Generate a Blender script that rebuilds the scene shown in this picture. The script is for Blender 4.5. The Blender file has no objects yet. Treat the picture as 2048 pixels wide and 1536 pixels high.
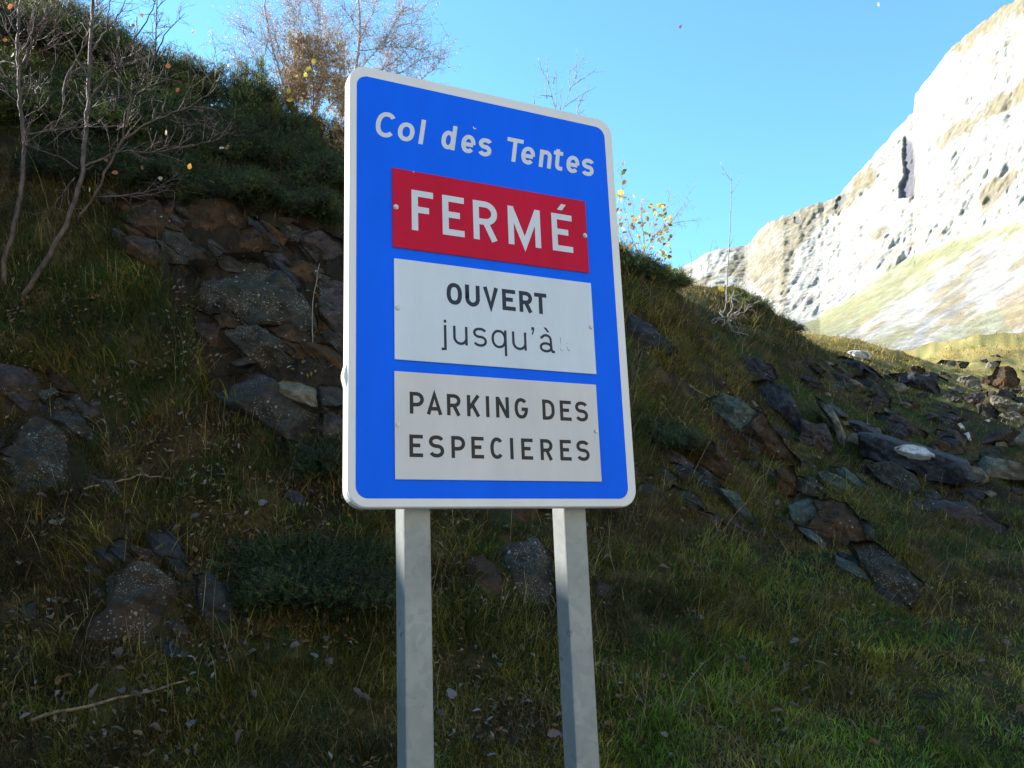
import bpy, math, random
import numpy as np
random.seed(7)
rng = np.random.default_rng(11)
SC = bpy.context.scene
COL = SC.collection

# ------------------------------------------------------------------ camera
FPX, CXP, CYP = 1674.03, 1024.0, 768.0          # focal length in pixels of the 2048 px wide picture
CH = 1.6                                          # eye height
RT = np.array([0.999276414, -0.0380348402, 0.0])
UP = np.array([-0.03714312, -0.97584864, 0.21526685])
FW = np.array([0.00818764, 0.21511108, 0.97655526])
cam_d = bpy.data.cameras.new('camera'); cam = bpy.data.objects.new('camera', cam_d); COL.objects.link(cam)
cam_d.sensor_width = 36.0; cam_d.lens = 36.0*FPX/2048.0
cam_d.clip_start = 0.05; cam_d.clip_end = 9000.0
from mathutils import Matrix, Vector
cam.matrix_world = Matrix(((RT[0], -RT[1], -RT[2], 0), (FW[0], -FW[1], -FW[2], 0), (UP[0], -UP[1], -UP[2], CH), (0, 0, 0, 1)))
SC.camera = cam

# ------------------------------------------------------------------ world, sun, exposure
SUN_AZ, SUN_EL = math.radians(69.0), math.radians(34.6)   # sun stands left of the view, behind the bank
world = bpy.data.worlds.new('World'); SC.world = world; world.use_nodes = True
wn = world.node_tree; bg = wn.nodes['Background']
sky = wn.nodes.new('ShaderNodeTexSky'); sky.sky_type = 'NISHITA'; sky.sun_disc = False
sky.sun_elevation = SUN_EL; sky.sun_rotation = -SUN_AZ
sky.altitude = 2500; sky.air_density = 1.0; sky.dust_density = 0.0; sky.ozone_density = 1.0
tint = wn.nodes.new('ShaderNodeMix'); tint.data_type = 'RGBA'; tint.blend_type = 'MULTIPLY'; tint.inputs['Factor'].default_value = 1.0
tint.inputs['B'].default_value = (.68, 1.06, 1.03, 1)     # the phone's white balance: an even tint over the whole sky
wn.links.new(sky.outputs[0], tint.inputs['A']); wn.links.new(tint.outputs['Result'], bg.inputs[0]); bg.inputs[1].default_value = 0.15
sun_d = bpy.data.lights.new('sun', 'SUN'); sun = bpy.data.objects.new('sun', sun_d); COL.objects.link(sun)
sun_d.energy = 4.8; sun_d.angle = math.radians(0.53); sun_d.color = (1.0, 0.95, 0.88)
SUND = np.array([-math.sin(SUN_AZ)*math.cos(SUN_EL), math.cos(SUN_AZ)*math.cos(SUN_EL), math.sin(SUN_EL)])
sun.rotation_euler = Vector(SUND).to_track_quat('Z', 'Y').to_euler()
SC.view_settings.view_transform = 'Standard'; SC.view_settings.look = 'None'
SC.view_settings.exposure = 1.6; SC.view_settings.gamma = 1.0
SC.view_settings.use_curve_mapping = False
SC.cycles.max_bounces = 6; SC.cycles.diffuse_bounces = 3; SC.cycles.transparent_max_bounces = 4

# ------------------------------------------------------------------ helpers
def ray(px, py):
    c = np.stack([np.asarray(px, float)-CXP, np.asarray(py, float)-CYP, np.full(np.shape(px), FPX)], -1)
    d = np.stack([c@RT, c@FW, c@UP], -1)
    return d
def P(px, py, Y):
    d = ray(px, py); return d/d[..., 1:2]*np.asarray(Y, float)[..., None] + np.array([0, 0, CH])
def to_px(p):
    q = np.asarray(p, float)-np.array([0, 0, CH])
    M = np.stack([RT, FW, UP]); c = q@M
    z = np.where(np.abs(c[..., 2]) < 1e-6, 1e-6, c[..., 2])
    return np.stack([CXP+FPX*c[..., 0]/z, CYP+FPX*c[..., 1]/z], -1), c[..., 2]

def _h(ix, iy, iz, s):
    n = (ix.astype(np.int64)*374761393 + iy.astype(np.int64)*668265263 + iz.astype(np.int64)*2147483647 + s*974634777) & 0xffffffff
    n = ((n ^ (n >> 13))*1274126177) & 0xffffffff
    n = ((n ^ (n >> 15))*2246822519) & 0xffffffff
    return ((n ^ (n >> 16)) & 0xffffff)/float(0xffffff)
def vnoise(p, s=0):
    p = np.asarray(p, float); i = np.floor(p).astype(np.int64); f = p-i; f = f*f*(3-2*f)
    r = 0
    for a in (0, 1):
        for b in (0, 1):
            for c in (0, 1):
                w = (f[..., 0] if a else 1-f[..., 0])*(f[..., 1] if b else 1-f[..., 1])*(f[..., 2] if c else 1-f[..., 2])
                r = r + w*_h(i[..., 0]+a, i[..., 1]+b, i[..., 2]+c, s)
    return r
def fbm(p, o=4, s=0):
    p = np.asarray(p, float); r = 0; a = .5; t = 0
    for k in range(o):
        r = r + a*vnoise(p, s+k*17); t += a; a *= .5; p = p*2.03+5.1
    return r/t
def sstep(x, a, b):
    t = np.clip((x-a)/(b-a), 0, 1); return t*t*(3-2*t)
def inpoly(px, py, poly):
    r = np.zeros(np.shape(px), bool); n = len(poly)
    for i in range(n):
        x0, y0 = poly[i]; x1, y1 = poly[(i+1) % n]
        if y0 == y1: continue
        c = ((y0 > py) != (y1 > py)) & (px < (x1-x0)*(py-y0)/(y1-y0)+x0)
        r ^= c
    return r

def link(o, parent=None):
    COL.objects.link(o)
    if parent is not None: o.parent = parent
    return o
def tag(o, label=None, cat=None, group=None, kind=None):
    if label: o['label'] = label
    if cat: o['category'] = cat
    if group: o['group'] = group
    if kind: o['kind'] = kind
    return o
def empty(name, loc):
    o = bpy.data.objects.new(name, None); o.location = tuple(float(v) for v in loc); o.empty_display_size = .1
    COL.objects.link(o); return o
def mesh(name, V, faces=None, tris=None, quads=None, mat=None, parent=None, col=None, smooth=False, origin=None):
    """V Nx3 world coordinates. col: Nx3 linear colours per vertex. origin: world point of the object's origin"""
    V = np.asarray(V, float)
    me = bpy.data.meshes.new(name)
    po = np.array([0., 0., 0.])
    if parent is not None:
        pp = parent
        while pp is not None:
            po = po+np.array(pp.location); pp = pp.parent
    if origin is None:
        origin = po if parent is not None else (np.array([0., 0., 0.]) )
    origin = np.asarray(origin, float)
    Vl = V-origin
    if faces is not None:
        me.from_pydata([tuple(v) for v in Vl], [], faces)
    else:
        tris = np.zeros((0, 3), int) if tris is None else np.asarray(tris, int)
        quads = np.zeros((0, 4), int) if quads is None else np.asarray(quads, int)
        nl = tris.size+quads.size
        me.vertices.add(len(V)); me.vertices.foreach_set('co', Vl.astype(np.float32).ravel())
        me.loops.add(nl); me.loops.foreach_set('vertex_index', np.concatenate([tris.ravel(), quads.ravel()]).astype(np.int32))
        nt, nq = len(tris), len(quads)
        me.polygons.add(nt+nq)
        st = np.concatenate([np.arange(nt)*3, nt*3+np.arange(nq)*4]).astype(np.int32)
        me.polygons.foreach_set('loop_start', st)
    me.update(calc_edges=True)
    if smooth:
        me.polygons.foreach_set('use_smooth', np.ones(len(me.polygons), bool))
    if col is not None:
        a = me.attributes.new('Col', 'FLOAT_COLOR', 'POINT')
        c4 = np.ones((len(V), 4), np.float32); c4[:, :3] = col
        a.data.foreach_set('color', c4.ravel())
    if mat is not None: me.materials.append(mat)
    o = bpy.data.objects.new(name, me); COL.objects.link(o)
    if parent is not None: o.parent = parent
    o.location = tuple(float(v) for v in (origin-po))
    return o

def nodes(name):
    m = bpy.data.materials.new(name); m.use_nodes = True
    nt = m.node_tree; return m, nt, nt.nodes['Principled BSDF']
def N(nt, t, **kw):
    n = nt.nodes.new(t)
    for k, v in kw.items():
        if k in n.inputs: n.inputs[k].default_value = v
        else: setattr(n, k, v)
    return n
def attr_mat(name, rough=.8, transl=0., spec=.2, noise=0., nscale=20., bump=0., bscale=30.):
    m, nt, p = nodes(name)
    a = N(nt, 'ShaderNodeAttribute', attribute_name='Col')
    c = a.outputs['Color']
    if noise > 0:
        t = N(nt, 'ShaderNodeTexCoord'); n = N(nt, 'ShaderNodeTexNoise'); n.inputs['Scale'].default_value = nscale
        n.inputs['Detail'].default_value = 6; n.inputs['Roughness'].default_value = .65
        nt.links.new(t.outputs['Object'], n.inputs['Vector'])
        r = N(nt, 'ShaderNodeMapRange'); r.inputs['From Min'].default_value = .3; r.inputs['From Max'].default_value = .7
        r.inputs['To Min'].default_value = 1-noise; r.inputs['To Max'].default_value = 1+noise
        nt.links.new(n.outputs['Fac'], r.inputs['Value'])
        x = N(nt, 'ShaderNodeVectorMath', operation='SCALE')
        nt.links.new(c, x.inputs[0]); nt.links.new(r.outputs[0], x.inputs['Scale']); c = x.outputs[0]
    nt.links.new(c, p.inputs['Base Color'])
    p.inputs['Roughness'].default_value = rough; p.inputs['Specular IOR Level'].default_value = spec
    if bump > 0:
        t = N(nt, 'ShaderNodeTexCoord'); n = N(nt, 'ShaderNodeTexNoise'); n.inputs['Scale'].default_value = bscale
        n.inputs['Detail'].default_value = 8; n.inputs['Roughness'].default_value = .7
        nt.links.new(t.outputs['Object'], n.inputs['Vector'])
        b = N(nt, 'ShaderNodeBump'); b.inputs['Strength'].default_value = 1; b.inputs['Distance'].default_value = bump
        nt.links.new(n.outputs['Fac'], b.inputs['Height']); nt.links.new(b.outputs[0], p.inputs['Normal'])
    if transl > 0:
        tr = N(nt, 'ShaderNodeBsdfTranslucent'); nt.links.new(c, tr.inputs['Color'])
        mx = N(nt, 'ShaderNodeMixShader'); mx.inputs[0].default_value = transl
        out = nt.nodes['Material Output']
        nt.links.new(p.outputs[0], mx.inputs[1]); nt.links.new(tr.outputs[0], mx.inputs[2]); nt.links.new(mx.outputs[0], out.inputs[0])
    return m

# ------------------------------------------------------------------ terrain height field
CTRL = {  # measured columns of the bank: (height in the picture, distance)
    -260: [(1536,5.3),(1300,5.8),(1100,6.3),(900,6.9),(650,7.5),(400,8.1),(200,8.8),(80,9.6)],
    80:  [(1536,5.4),(1300,6.1),(1130,6.7),(980,7.2),(800,7.8),(600,8.4),(400,8.9),(250,9.5),(100,10.2),(-10,11.0)],
    300: [(1536,5.5),(1300,6.2),(1180,6.6),(1000,7.2),(850,7.7),(700,8.2),(500,8.7),(380,8.95),(250,9.9),(160,10.9)],
    470: [(1536,5.5),(1300,6.3),(1180,6.8),(1000,7.4),(850,7.9),(700,8.3),(500,8.8),(390,9.1),(300,10.1),(225,11.2)],
    680: [(1536,5.6),(1300,6.5),(1150,7.1),(950,7.9),(800,8.4),(600,8.9),(450,9.4),(360,10.4),(285,11.8)],
    1000:[(1536,5.7),(1300,6.8),(1150,7.5),(1000,8.5),(800,9.8),(600,11.0),(500,12.2),(430,13.4)],
    1260:[(1536,5.8),(1300,7.0),(1120,8.2),(900,10.0),(700,11.6),(570,12.9),(500,14.2)],
    1500:[(1536,5.9),(1300,7.3),(1150,8.6),(1000,10.3),(850,12.5),(720,15.2),(640,17.0),(592,19.0)],
    1700:[(1536,6.0),(1300,7.6),(1150,9.1),(1000,11.2),(860,14.6),(760,18.6),(705,23.0),(678,27.0)],
    1900:[(1536,6.1),(1300,7.9),(1150,9.7),(1000,12.3),(900,15.2),(800,20.0),(735,28.0),(700,40.0),(682,62.0)],
    2048:[(1536,6.2),(1300,8.1),(1150,10.0),(1000,13.0),(900,16.6),(810,22.5),(740,32.0),(702,45.0),(684,66.0)],
    2400:[(1536,6.4),(1300,8.5),(1150,10.8),(1000,14.6),(900,19.5),(820,28.0),(760,40.0),(720,56.0),(700,75.0)],
}
cp = []
for px, L in CTRL.items():
    for py, Y in L:
        w = P(px, py, Y); r = math.hypot(w[0], w[1]); cp.append((math.atan2(w[0], w[1]), math.log(r), w[2]/(r+3)))
    w = P(px, L[-1][0], L[-1][1]); r0 = math.hypot(w[0], w[1]); az = math.atan2(w[0], w[1]); z0 = w[2]
    back = {-260: .05, 80: .10, 300: .12, 470: .12, 680: .14, 1000: .24, 1260: .31, 1500: .22, 1700: .10}.get(px)
    if back is not None:
        for m in (1.25, 1.7, 2.4):
            r = r0*m; z = z0+(r-r0)*back*(1 if px < 1200 else {1.25: .35, 1.7: .95, 2.4: 1.}[m]); cp.append((az, math.log(r), z/(r+3)))
        cp.append((az, math.log(r0*6), (z0+r0*.5)/(r0*6+3)))
    else:
        r = 110.; cp.append((az, math.log(r), (z0+12)/(r+3)))
    for r in (400., 1500., 6000.): cp.append((az, math.log(r), 0.))
def bank(azd, base, crest, zc):
    a = math.radians(azd)
    for r, z in ((base, .5), (base+(crest-base)*.5, zc*.55), (crest, zc), (crest*1.35, zc+.6), (crest*2, zc+1.5), (60, 5), (400, 0), (1500, 0), (6000, 0)):
        cp.append((a, math.log(r), z/(r+3)))
bank(-55, 6.6, 10.2, 7.7); bank(-70, 7.4, 11.2, 7.4); bank(-90, 9.0, 13.0, 6.0); bank(-115, 14., 20., 4.)
for azd in (-180, -150, 60, 90, 120, 150, 180):
    for r in (3, 6, 12, 30, 100, 400, 1500, 6000):
        z = 0 if abs(azd) > 100 or r > 300 else max(0, (r-8))*(.12 if azd == 60 else .05 if azd == 90 else 0)
        cp.append((math.radians(azd), math.log(r), z/(r+3)))
for azd in range(-120, 61, 20):
    for r in (.7, 2.0, 3.6): cp.append((math.radians(azd), math.log(r), 0.0))
cp = np.array(cp); KA = 1.6
def feats(az, s): return np.stack([az*KA, s], -1)
A = feats(cp[:, 0], cp[:, 1]); d = np.linalg.norm(A[:, None]-A[None], axis=-1)
def kern(d): return d*d*np.log(d+1e-9)
n = len(A); Km = np.zeros((n+3, n+3)); Km[:n, :n] = kern(d)+np.eye(n)*3e-4
Km[:n, n] = 1; Km[:n, n+1:] = A; Km[n, :n] = 1; Km[n+1:, :n] = A.T
wt = np.linalg.solve(Km, np.concatenate([cp[:, 2], [0, 0, 0]]))
AZ = np.radians(np.concatenate([np.arange(-180, -44, 4), np.arange(-44, 44, .16), np.arange(44, 184, 4)]))
RR = np.concatenate([np.array([.3, .8, 1.5, 2.5, 3.4]), np.exp(np.linspace(math.log(4.0), math.log(40), 250)), np.exp(np.linspace(math.log(41.5), math.log(6000), 60))])
LS = np.log(RR)
ga, gs = np.meshgrid(AZ, LS, indexing='ij')
q = np.zeros(ga.shape)
Q = feats(ga.ravel(), gs.ravel()); res = np.zeros(len(Q))
for i in range(0, len(Q), 20000):
    b = Q[i:i+20000]; dd = np.sqrt(((b[:, None]-A[None])**2).sum(-1)); res[i:i+20000] = kern(dd)@wt[:n]+wt[n]+b@wt[n+1:]
ZZ = res.reshape(ga.shape)*(np.exp(gs)+3)
rr = np.exp(gs); XX = rr*np.sin(ga); YY = rr*np.cos(ga)
ZZ = np.where(rr < 3.8, np.clip(ZZ, -.05, .05)*0, ZZ)
ZZ = np.where(rr > 300, np.clip(ZZ, -5, 5), ZZ)
pp = np.stack([XX, YY, ZZ], -1)
lim_ = 1.6+rr*np.interp(np.degrees(ga), [14, 18, 27, 33, 45], [.205, .232, .236, .232, .20])*.97
ZZ = np.where((rr > 68) & (np.degrees(ga) > 10) & (np.degrees(ga) < 60), np.minimum(ZZ, lim_-(rr-68)*.02), ZZ)
amp = sstep(rr, 4.5, 7.5)*sstep(-rr, -400, -100)
lump = (fbm(pp*.9, 4, 3)-.5)*.34 + (fbm(pp*2.6, 3, 9)-.5)*.24 + (fbm(pp*9., 2, 29)-.5)*.07
lump = lump*(.35+.65*sstep(rr, 6, 8))+ (fbm(pp*.06, 3, 5)-.5)*2.0*sstep(rr, 60, 120)
ZZ = ZZ+lump*amp
# unseen sunlit slope behind and to the right, added to bounce warm light
gd = np.degrees(ga); BOUNCE_SLOPE = np.maximum(sstep(gd, 62, 90), sstep(-gd, 125, 150))
ZZ = ZZ+BOUNCE_SLOPE*(125*sstep(rr, 38, 330)*sstep(-rr, -1500, -500)+(fbm(pp*.02, 4, 7)-.5)*22*sstep(rr, 60, 160)*sstep(-rr, -1500, -500))
ZP, ZD = to_px(np.stack([XX, YY, ZZ], -1))
Z_OUTCROP = [(215,400),(330,372),(560,400),(640,420),(760,430),(780,900),(600,880),(440,800),(400,700),(330,560),(250,480)]
WOBX = (fbm(pp*2.4, 3, 67)-.5)*110; WOBY = (fbm(pp*2.4+9, 3, 68)-.5)*110
OUT_ = inpoly(ZP[..., 0]+WOBX, ZP[..., 1]+WOBY, Z_OUTCROP) & (ZD > 0) & (rr < 14)
qn = pp+(fbm(pp*3, 3, 301)-.5)[..., None]*.5
bl1 = np.floor(fbm(qn*np.array([1.6, 1.6, 2.2]), 2, 303)*9)/9; bl2 = np.floor(fbm(qn*np.array([4.2, 4.2, 5.2]), 2, 305)*8)/8
of_ = OUT_.astype(float)
for _ in range(2): of_[1:-1, 1:-1] = (of_[1:-1, 1:-1]+of_[:-2, 1:-1]+of_[2:, 1:-1]+of_[1:-1, :-2]+of_[1:-1, 2:])/5
ZZ = ZZ+of_*((bl1-.5)*.75+(bl2-.5)*.42+(fbm(pp*14, 3, 307)-.5)*.10)
def H(x, y):
    a = np.arctan2(x, y); s = np.log(np.maximum(np.hypot(x, y), .31))
    i = np.clip(np.searchsorted(AZ, a)-1, 0, len(AZ)-2); j = np.clip(np.searchsorted(LS, s)-1, 0, len(LS)-2)
    u = (a-AZ[i])/(AZ[i+1]-AZ[i]); v = np.clip((s-LS[j])/(LS[j+1]-LS[j]), 0, 1)
    return ZZ[i, j]*(1-u)*(1-v)+ZZ[i+1, j]*u*(1-v)+ZZ[i, j+1]*(1-u)*v+ZZ[i+1, j+1]*u*v
def hit(px, py, y0=4.0, y1=70.0):
    """first point of the ground along the ray of a pixel"""
    px = np.atleast_1d(np.asarray(px, float)); py = np.atleast_1d(np.asarray(py, float))
    Ys = np.exp(np.linspace(math.log(y0), math.log(y1), 500))
    d = ray(px, py); d = d/d[:, 1:2]
    pts = d[:, None]*Ys[None, :, None]+np.array([0, 0, CH])
    f = pts[..., 2]-H(pts[..., 0], pts[..., 1])
    below = f < 0; k = np.where(below.any(1), below.argmax(1), len(Ys)-1); k = np.maximum(k, 1)
    f0 = f[np.arange(len(px)), k-1]; f1 = f[np.arange(len(px)), k]
    t = np.clip(f0/(f0-f1+1e-12), 0, 1); Y = Ys[k-1]+(Ys[k]-Ys[k-1])*t
    return d*Y[:, None]+np.array([0, 0, CH])
def hnormal(x, y, e=.12):
    dx = (H(x+e, y)-H(x-e, y))/(2*e); dy = (H(x, y+e)-H(x, y-e))/(2*e)
    n = np.stack([-dx, -dy, np.ones_like(dx)], -1); return n/np.linalg.norm(n, axis=-1, keepdims=True)

# ------------------------------------------------------------------ zones measured on the bank
Z_JUNI = [(-300,-400),(240,20),(430,140),(560,210),(700,250),(700,340),(560,372),(330,352),(200,330),(-300,300)]
Z_GOLD = [[(1240,570),(1330,600),(1500,740),(1480,800),(1400,790),(1320,740),(1250,640)], [(1240,500),(1700,650),(1900,690),(2048,690),(2048,740),(1850,740),(1650,700),(1400,600)]]
Z_DROOP = [[(1500,940),(1640,930),(1800,1050),(1840,1120),(1700,1080),(1560,1000)], [(1320,1080),(1500,1080),(1600,1180),(1480,1260),(1340,1200)]]
Z_BROWN = [[(-50,720),(170,760),(140,900),(-50,920)], [(1240,900),(1420,900),(1400,1080),(1240,1100)], [(1350,620),(1560,620),(1700,760),(1560,760),(1400,700)], [(-50,1020),(420,1020),(400,1180),(-50,1300)]]
Z_GREEN = [[(380,1010),(790,1040),(780,1240),(480,1240)], [(60,520),(380,560),(420,800),(250,850),(60,700)], [(1260,780),(1420,800),(1400,900),(1270,900)]]
Z_TALUS = [(1850,720),(2060,720),(2060,1000),(1950,1000),(1880,900)]

Z_BED = [(225,385),(330,372),(480,405),(560,450),(640,440),(690,600),(690,820),(600,800),(480,720),(390,620),(300,540),(240,480)]
# ------------------------------------------------------------------ ground sheet
na, ns = ZZ.shape
idx = np.arange(na*ns).reshape(na, ns)
V = np.stack([XX, YY, ZZ], -1).reshape(-1, 3)
qd = np.stack([idx[:-1, :-1], idx[1:, :-1], idx[1:, 1:], idx[:-1, 1:]], -1).reshape(-1, 4)
px_, dep = to_px(V)
n1 = fbm(V*.8, 4, 41); n2 = fbm(V*3.3, 4, 51); n3 = fbm(V*.35, 3, 61)
soil = np.array([.026, .019, .011]); moss = np.array([.024, .034, .008]); dry = np.array([.085, .062, .025]); rust = np.array([.070, .034, .013])
c = soil+(moss-soil)*sstep(n1, .40, .6)[:, None]
c = c+(dry-c)*(sstep(n2, .52, .72)*.75)[:, None]
c = c+(rust-c)*(sstep(n3+.3*n2, .68, .8)*.5)[:, None]
R_ = np.hypot(V[:, 0], V[:, 1])
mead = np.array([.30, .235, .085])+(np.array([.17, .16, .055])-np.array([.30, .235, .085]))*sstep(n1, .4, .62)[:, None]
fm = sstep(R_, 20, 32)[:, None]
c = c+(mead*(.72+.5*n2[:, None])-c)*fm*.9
c = c*(.75+.5*n2[:, None])
# the outcrop's bedrock shows between its blocks
bounce_f = BOUNCE_SLOPE.reshape(-1); slope_c = np.array([.40, .36, .29])*(.7+.6*n2[:, None])  # pale warm colour for the added bounce slope
c = c+(slope_c-c)*(bounce_f*sstep(R_, 30, 60))[:, None]
# unseen pale gravel behind the camera, made up to bounce warm light
bounce_gnd = sstep(-V[:, 1], -1.6, -.6)*sstep(-R_, -60, -40)
c = c+(np.array([.30, .28, .245])*(.8+.4*n2[:, None])-c)*bounce_gnd[:, None]
inr = OUT_.reshape(-1)
ck = bl2.reshape(-1)*3.7+bl1.reshape(-1)*5.1; ck = ck-np.floor(ck)
rk = np.array([.048, .030, .016])+(np.array([.046, .040, .030])-np.array([.048, .030, .016]))*ck[:, None]
rk = rk*.6*(.35+1.2*n2[:, None])*(.6+.8*fbm(V*11, 3, 63))[:, None]
c[inr] = rk[inr]
m_ground = attr_mat('soil_and_moss', .95, 0, .1, .35, 14., .02, 26.)
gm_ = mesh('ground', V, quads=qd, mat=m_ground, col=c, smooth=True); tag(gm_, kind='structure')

# ------------------------------------------------------------------ the sunlit mountain across the valley
TOP = [(1250,560),(1330,548),(1388,522),(1412,506),(1440,497),(1470,494),(1496,490),(1512,470),(1535,446),(1560,436),(1600,420),(1640,404),(1660,398),(1682,386),(1700,366),(1716,345),(1736,326),(1752,304),(1770,288),(1790,262),(1806,244),(1820,230),(1827,228),(1830,190),(1843,172),(1862,150),(1884,118),(1900,96),(1922,80),(1942,60),(1962,48),(1980,34),(2000,16),(2030,0),(2060,-30),(2130,-90),(2250,-150),(2400,-210),(2600,-180),(2800,-60),(3000,100),(3300,350),(3700,600)]
tp = np.array(TOP, float)
U = np.concatenate([np.linspace(1250, 1380, 20), np.arange(1382, 2120, 1.9), np.linspace(2130, 3700, 90)])
top = np.interp(U, tp[:, 0], tp[:, 1])+ (fbm(np.stack([U*.09, U*0, U*0], -1), 3, 3)-.5)*9*((U > 1500))
base = np.interp(U, [1250, 1400, 1640, 1720, 2048, 2600, 3700], [640, 660, 700, 730, 740, 780, 900])
ybase = np.interp(U, [1250, 1500, 1650, 2048, 2600, 3700], [150, 120, 90, 74, 60, 50])
ytop = np.interp(U, [1250, 1490, 1560, 1700, 1826, 1830, 2048, 2600, 3700], [420, 400, 330, 305, 278, 277, 205, 170, 150])
NV = 300; v = np.linspace(0, 1, NV)
PX = np.repeat(U[:, None], NV, 1); PY = base[:, None]+(top-base)[:, None]*v[None]
# scree foot keeps low, cliff steps back: the face is steeper in its middle
scree_top = np.interp(U, [1250, 1560, 1640, 1760, 1900, 2048, 2300, 3700], [650, 640, 640, 560, 490, 452, 380, 560])
vs = np.clip((base-scree_top)/(base-top), .05, .8)
fy = np.where(v[None] < vs[:, None], .45*v[None]/vs[:, None], .45+.55*((v[None]-vs[:, None])/(1-vs[:, None]))**1.25)
YD = ybase[:, None]+(ytop-ybase)[:, None]*fy
W = P(PX, PY, YD)
lm = np.stack([W[..., 0]*.03, W[..., 1]*.03, W[..., 2]*.03], -1)
cliff = sstep(v[None]-vs[:, None], -.01, .06)
# diagonal strata for the cliff, gullies down the scree
st = np.stack([(W[..., 0]*.7+W[..., 2]*.5)*.05, W[..., 1]*.02, (W[..., 2]-W[..., 0]*.5)*.16], -1)
rid = 1-np.abs(fbm(lm*1.3, 5, 71)*2-1); rs = 1-np.abs(fbm(st, 4, 75)*2-1)
crk = 1-np.abs(fbm(lm*5, 4, 77)*2-1)
dv = (rid-.7)*8+(rs-.7)*3.0+(crk-.7)*2.0
fine = fbm(lm*16, 3, 79)-.5
fold = 1-np.abs(fbm(np.stack([(PX*.80+PY*.60)*.035, (-PX*.60+PY*.80)*.009, PX*0], -1), 4, 121)*2-1)
fold2 = 1-np.abs(fbm(np.stack([(PX*.86+PY*.50)*.10, (-PX*.50+PY*.86)*.028, PX*0], -1), 4, 123)*2-1)
dv = (dv*.75+fine*1.0+(fold-.7)*4.2+(fold2-.7)*1.7)*cliff+(fbm(lm*3., 3, 81)-.5)*2.2*(1-cliff)
edge = sstep(1-v[None], 0, .05); dv = dv*(.15+.85*edge)
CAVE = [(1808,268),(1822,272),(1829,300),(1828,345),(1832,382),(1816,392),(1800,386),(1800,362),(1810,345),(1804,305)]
NICHE = [(1672,398),(1690,384),(1694,394),(1682,412),(1672,428),(1670,412)]
NICHE2 = [(1588,432),(1598,430),(1602,446),(1588,444)]
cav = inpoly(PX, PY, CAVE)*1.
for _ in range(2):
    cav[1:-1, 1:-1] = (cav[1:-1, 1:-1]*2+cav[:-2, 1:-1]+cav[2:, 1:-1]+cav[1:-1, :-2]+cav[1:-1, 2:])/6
nic = (inpoly(PX, PY, NICHE) | inpoly(PX, PY, NICHE2))*1.
away = W-np.array([0, 0, CH]); away /= np.linalg.norm(away, axis=-1, keepdims=True)
W = W+away*(dv+cav*4+nic*2)[..., None]*np.array([1, 1, .25])
W[:, -1, :] = P(U, top, ytop)
# the far side falls away
bk = []
for k, (dy, dz) in enumerate(((25, -6), (90, -45), (220, -160), (320, -400))):
    e = W[:, -1, :].copy(); dirn = e[:, :2]/np.linalg.norm(e[:, :2], axis=1, keepdims=True)
    e[:, :2] += dirn*dy; e[:, 2] = np.maximum(e[:, 2]+dz, -8); bk.append(e)
Wf = np.concatenate([W, np.stack(bk, 1)], 1)
nu, nv = Wf.shape[:2]; ix = np.arange(nu*nv).reshape(nu, nv)
qd = np.stack([ix[:-1, :-1], ix[1:, :-1], ix[1:, 1:], ix[:-1, 1:]], -1).reshape(-1, 4)
# colours: pale limestone, grey scree, ochre turf on the ledges
lime = np.array([.375, .352, .305]); grey = np.array([.19, .185, .185]); turf = np.array([.185, .150, .085]); green = np.array([.19, .185, .09]); earth = np.array([.20, .14, .085])
cc = np.ones(PX.shape+(3,))*lime
wx = PX+(fbm(lm*9, 3, 83)-.5)*26; wy = PY+(fbm(lm*9, 3, 85)-.5)*26
nA = fbm(lm*7, 4, 87); nB = fbm(lm*22, 3, 89)
def paint(mask, colr, k=1.):
    global cc
    m = (mask*k)[..., None] if mask.dtype != bool else (mask.astype(float)*k)[..., None]
    cc = cc+(colr-cc)*m
paint(sstep(nB, .55, .63)*cliff, lime*.62, .8); paint(sstep(fbm(lm*np.array([30, 30, 45]), 3, 95), .60, .68)*cliff, grey, .8)
paint(sstep(fbm(lm*np.array([62, 62, 80]), 3, 97)+.25*(nA-.5), .62, .72), grey*1.2, .55)
paint(sstep(fbm(lm*np.array([12, 12, 10]), 4, 99), .56, .64)*cliff, np.array([.36, .335, .27]), .8)
paint(sstep(nA, .60, .68)*sstep(nB, .42, .6)*cliff, turf*1.25, .8)
paint(sstep(crk, .93, .97)*sstep(nA, .40, .5)*cliff, grey*.8, .65); paint(sstep(rs, .95, .985)*cliff, grey, .55)
HILL = [(1250,640),(1400,520),(1440,500),(1500,484),(1540,440),(1690,380),(1730,372),(1690,420),(1630,452),(1590,500),(1578,560),(1572,610),(1540,600),(1500,560),(1440,545),(1250,700)]
paint(inpoly(wx, wy, HILL), turf*1.05, .85)
paint(inpoly(wx, wy, HILL)*sstep(nB, .56, .66), lime*.72, .6); paint(inpoly(wx, wy, HILL)*sstep(fbm(lm*np.array([14, 14, 9]), 3, 111), .56, .62), np.array([.12, .10, .08]), .6)
paint(inpoly(wx, wy, [(1380,500),(1440,490),(1475,500),(1450,540),(1380,560)]), lime, .8)
for pl_ in ([(1890,110),(1950,52),(2030,-10),(2100,-60),(2100,-20),(2040,25),(1990,48),(1930,95)], [(1868,290),(1900,250),(1950,225),(1990,208),(1985,225),(1940,255),(1905,270),(1880,296)],
            [(1740,462),(1760,452),(1782,450),(1775,462),(1756,482),(1742,478)], [(1960,210),(2060,150),(2060,190),(1990,225)], [(1700,360),(1745,330),(1760,350),(1740,375),(1705,380)], [(1960,380),(2030,330),(2035,345),(1990,400),(1965,430)]):
    paint(inpoly(wx, wy, pl_), turf, .85)
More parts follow.
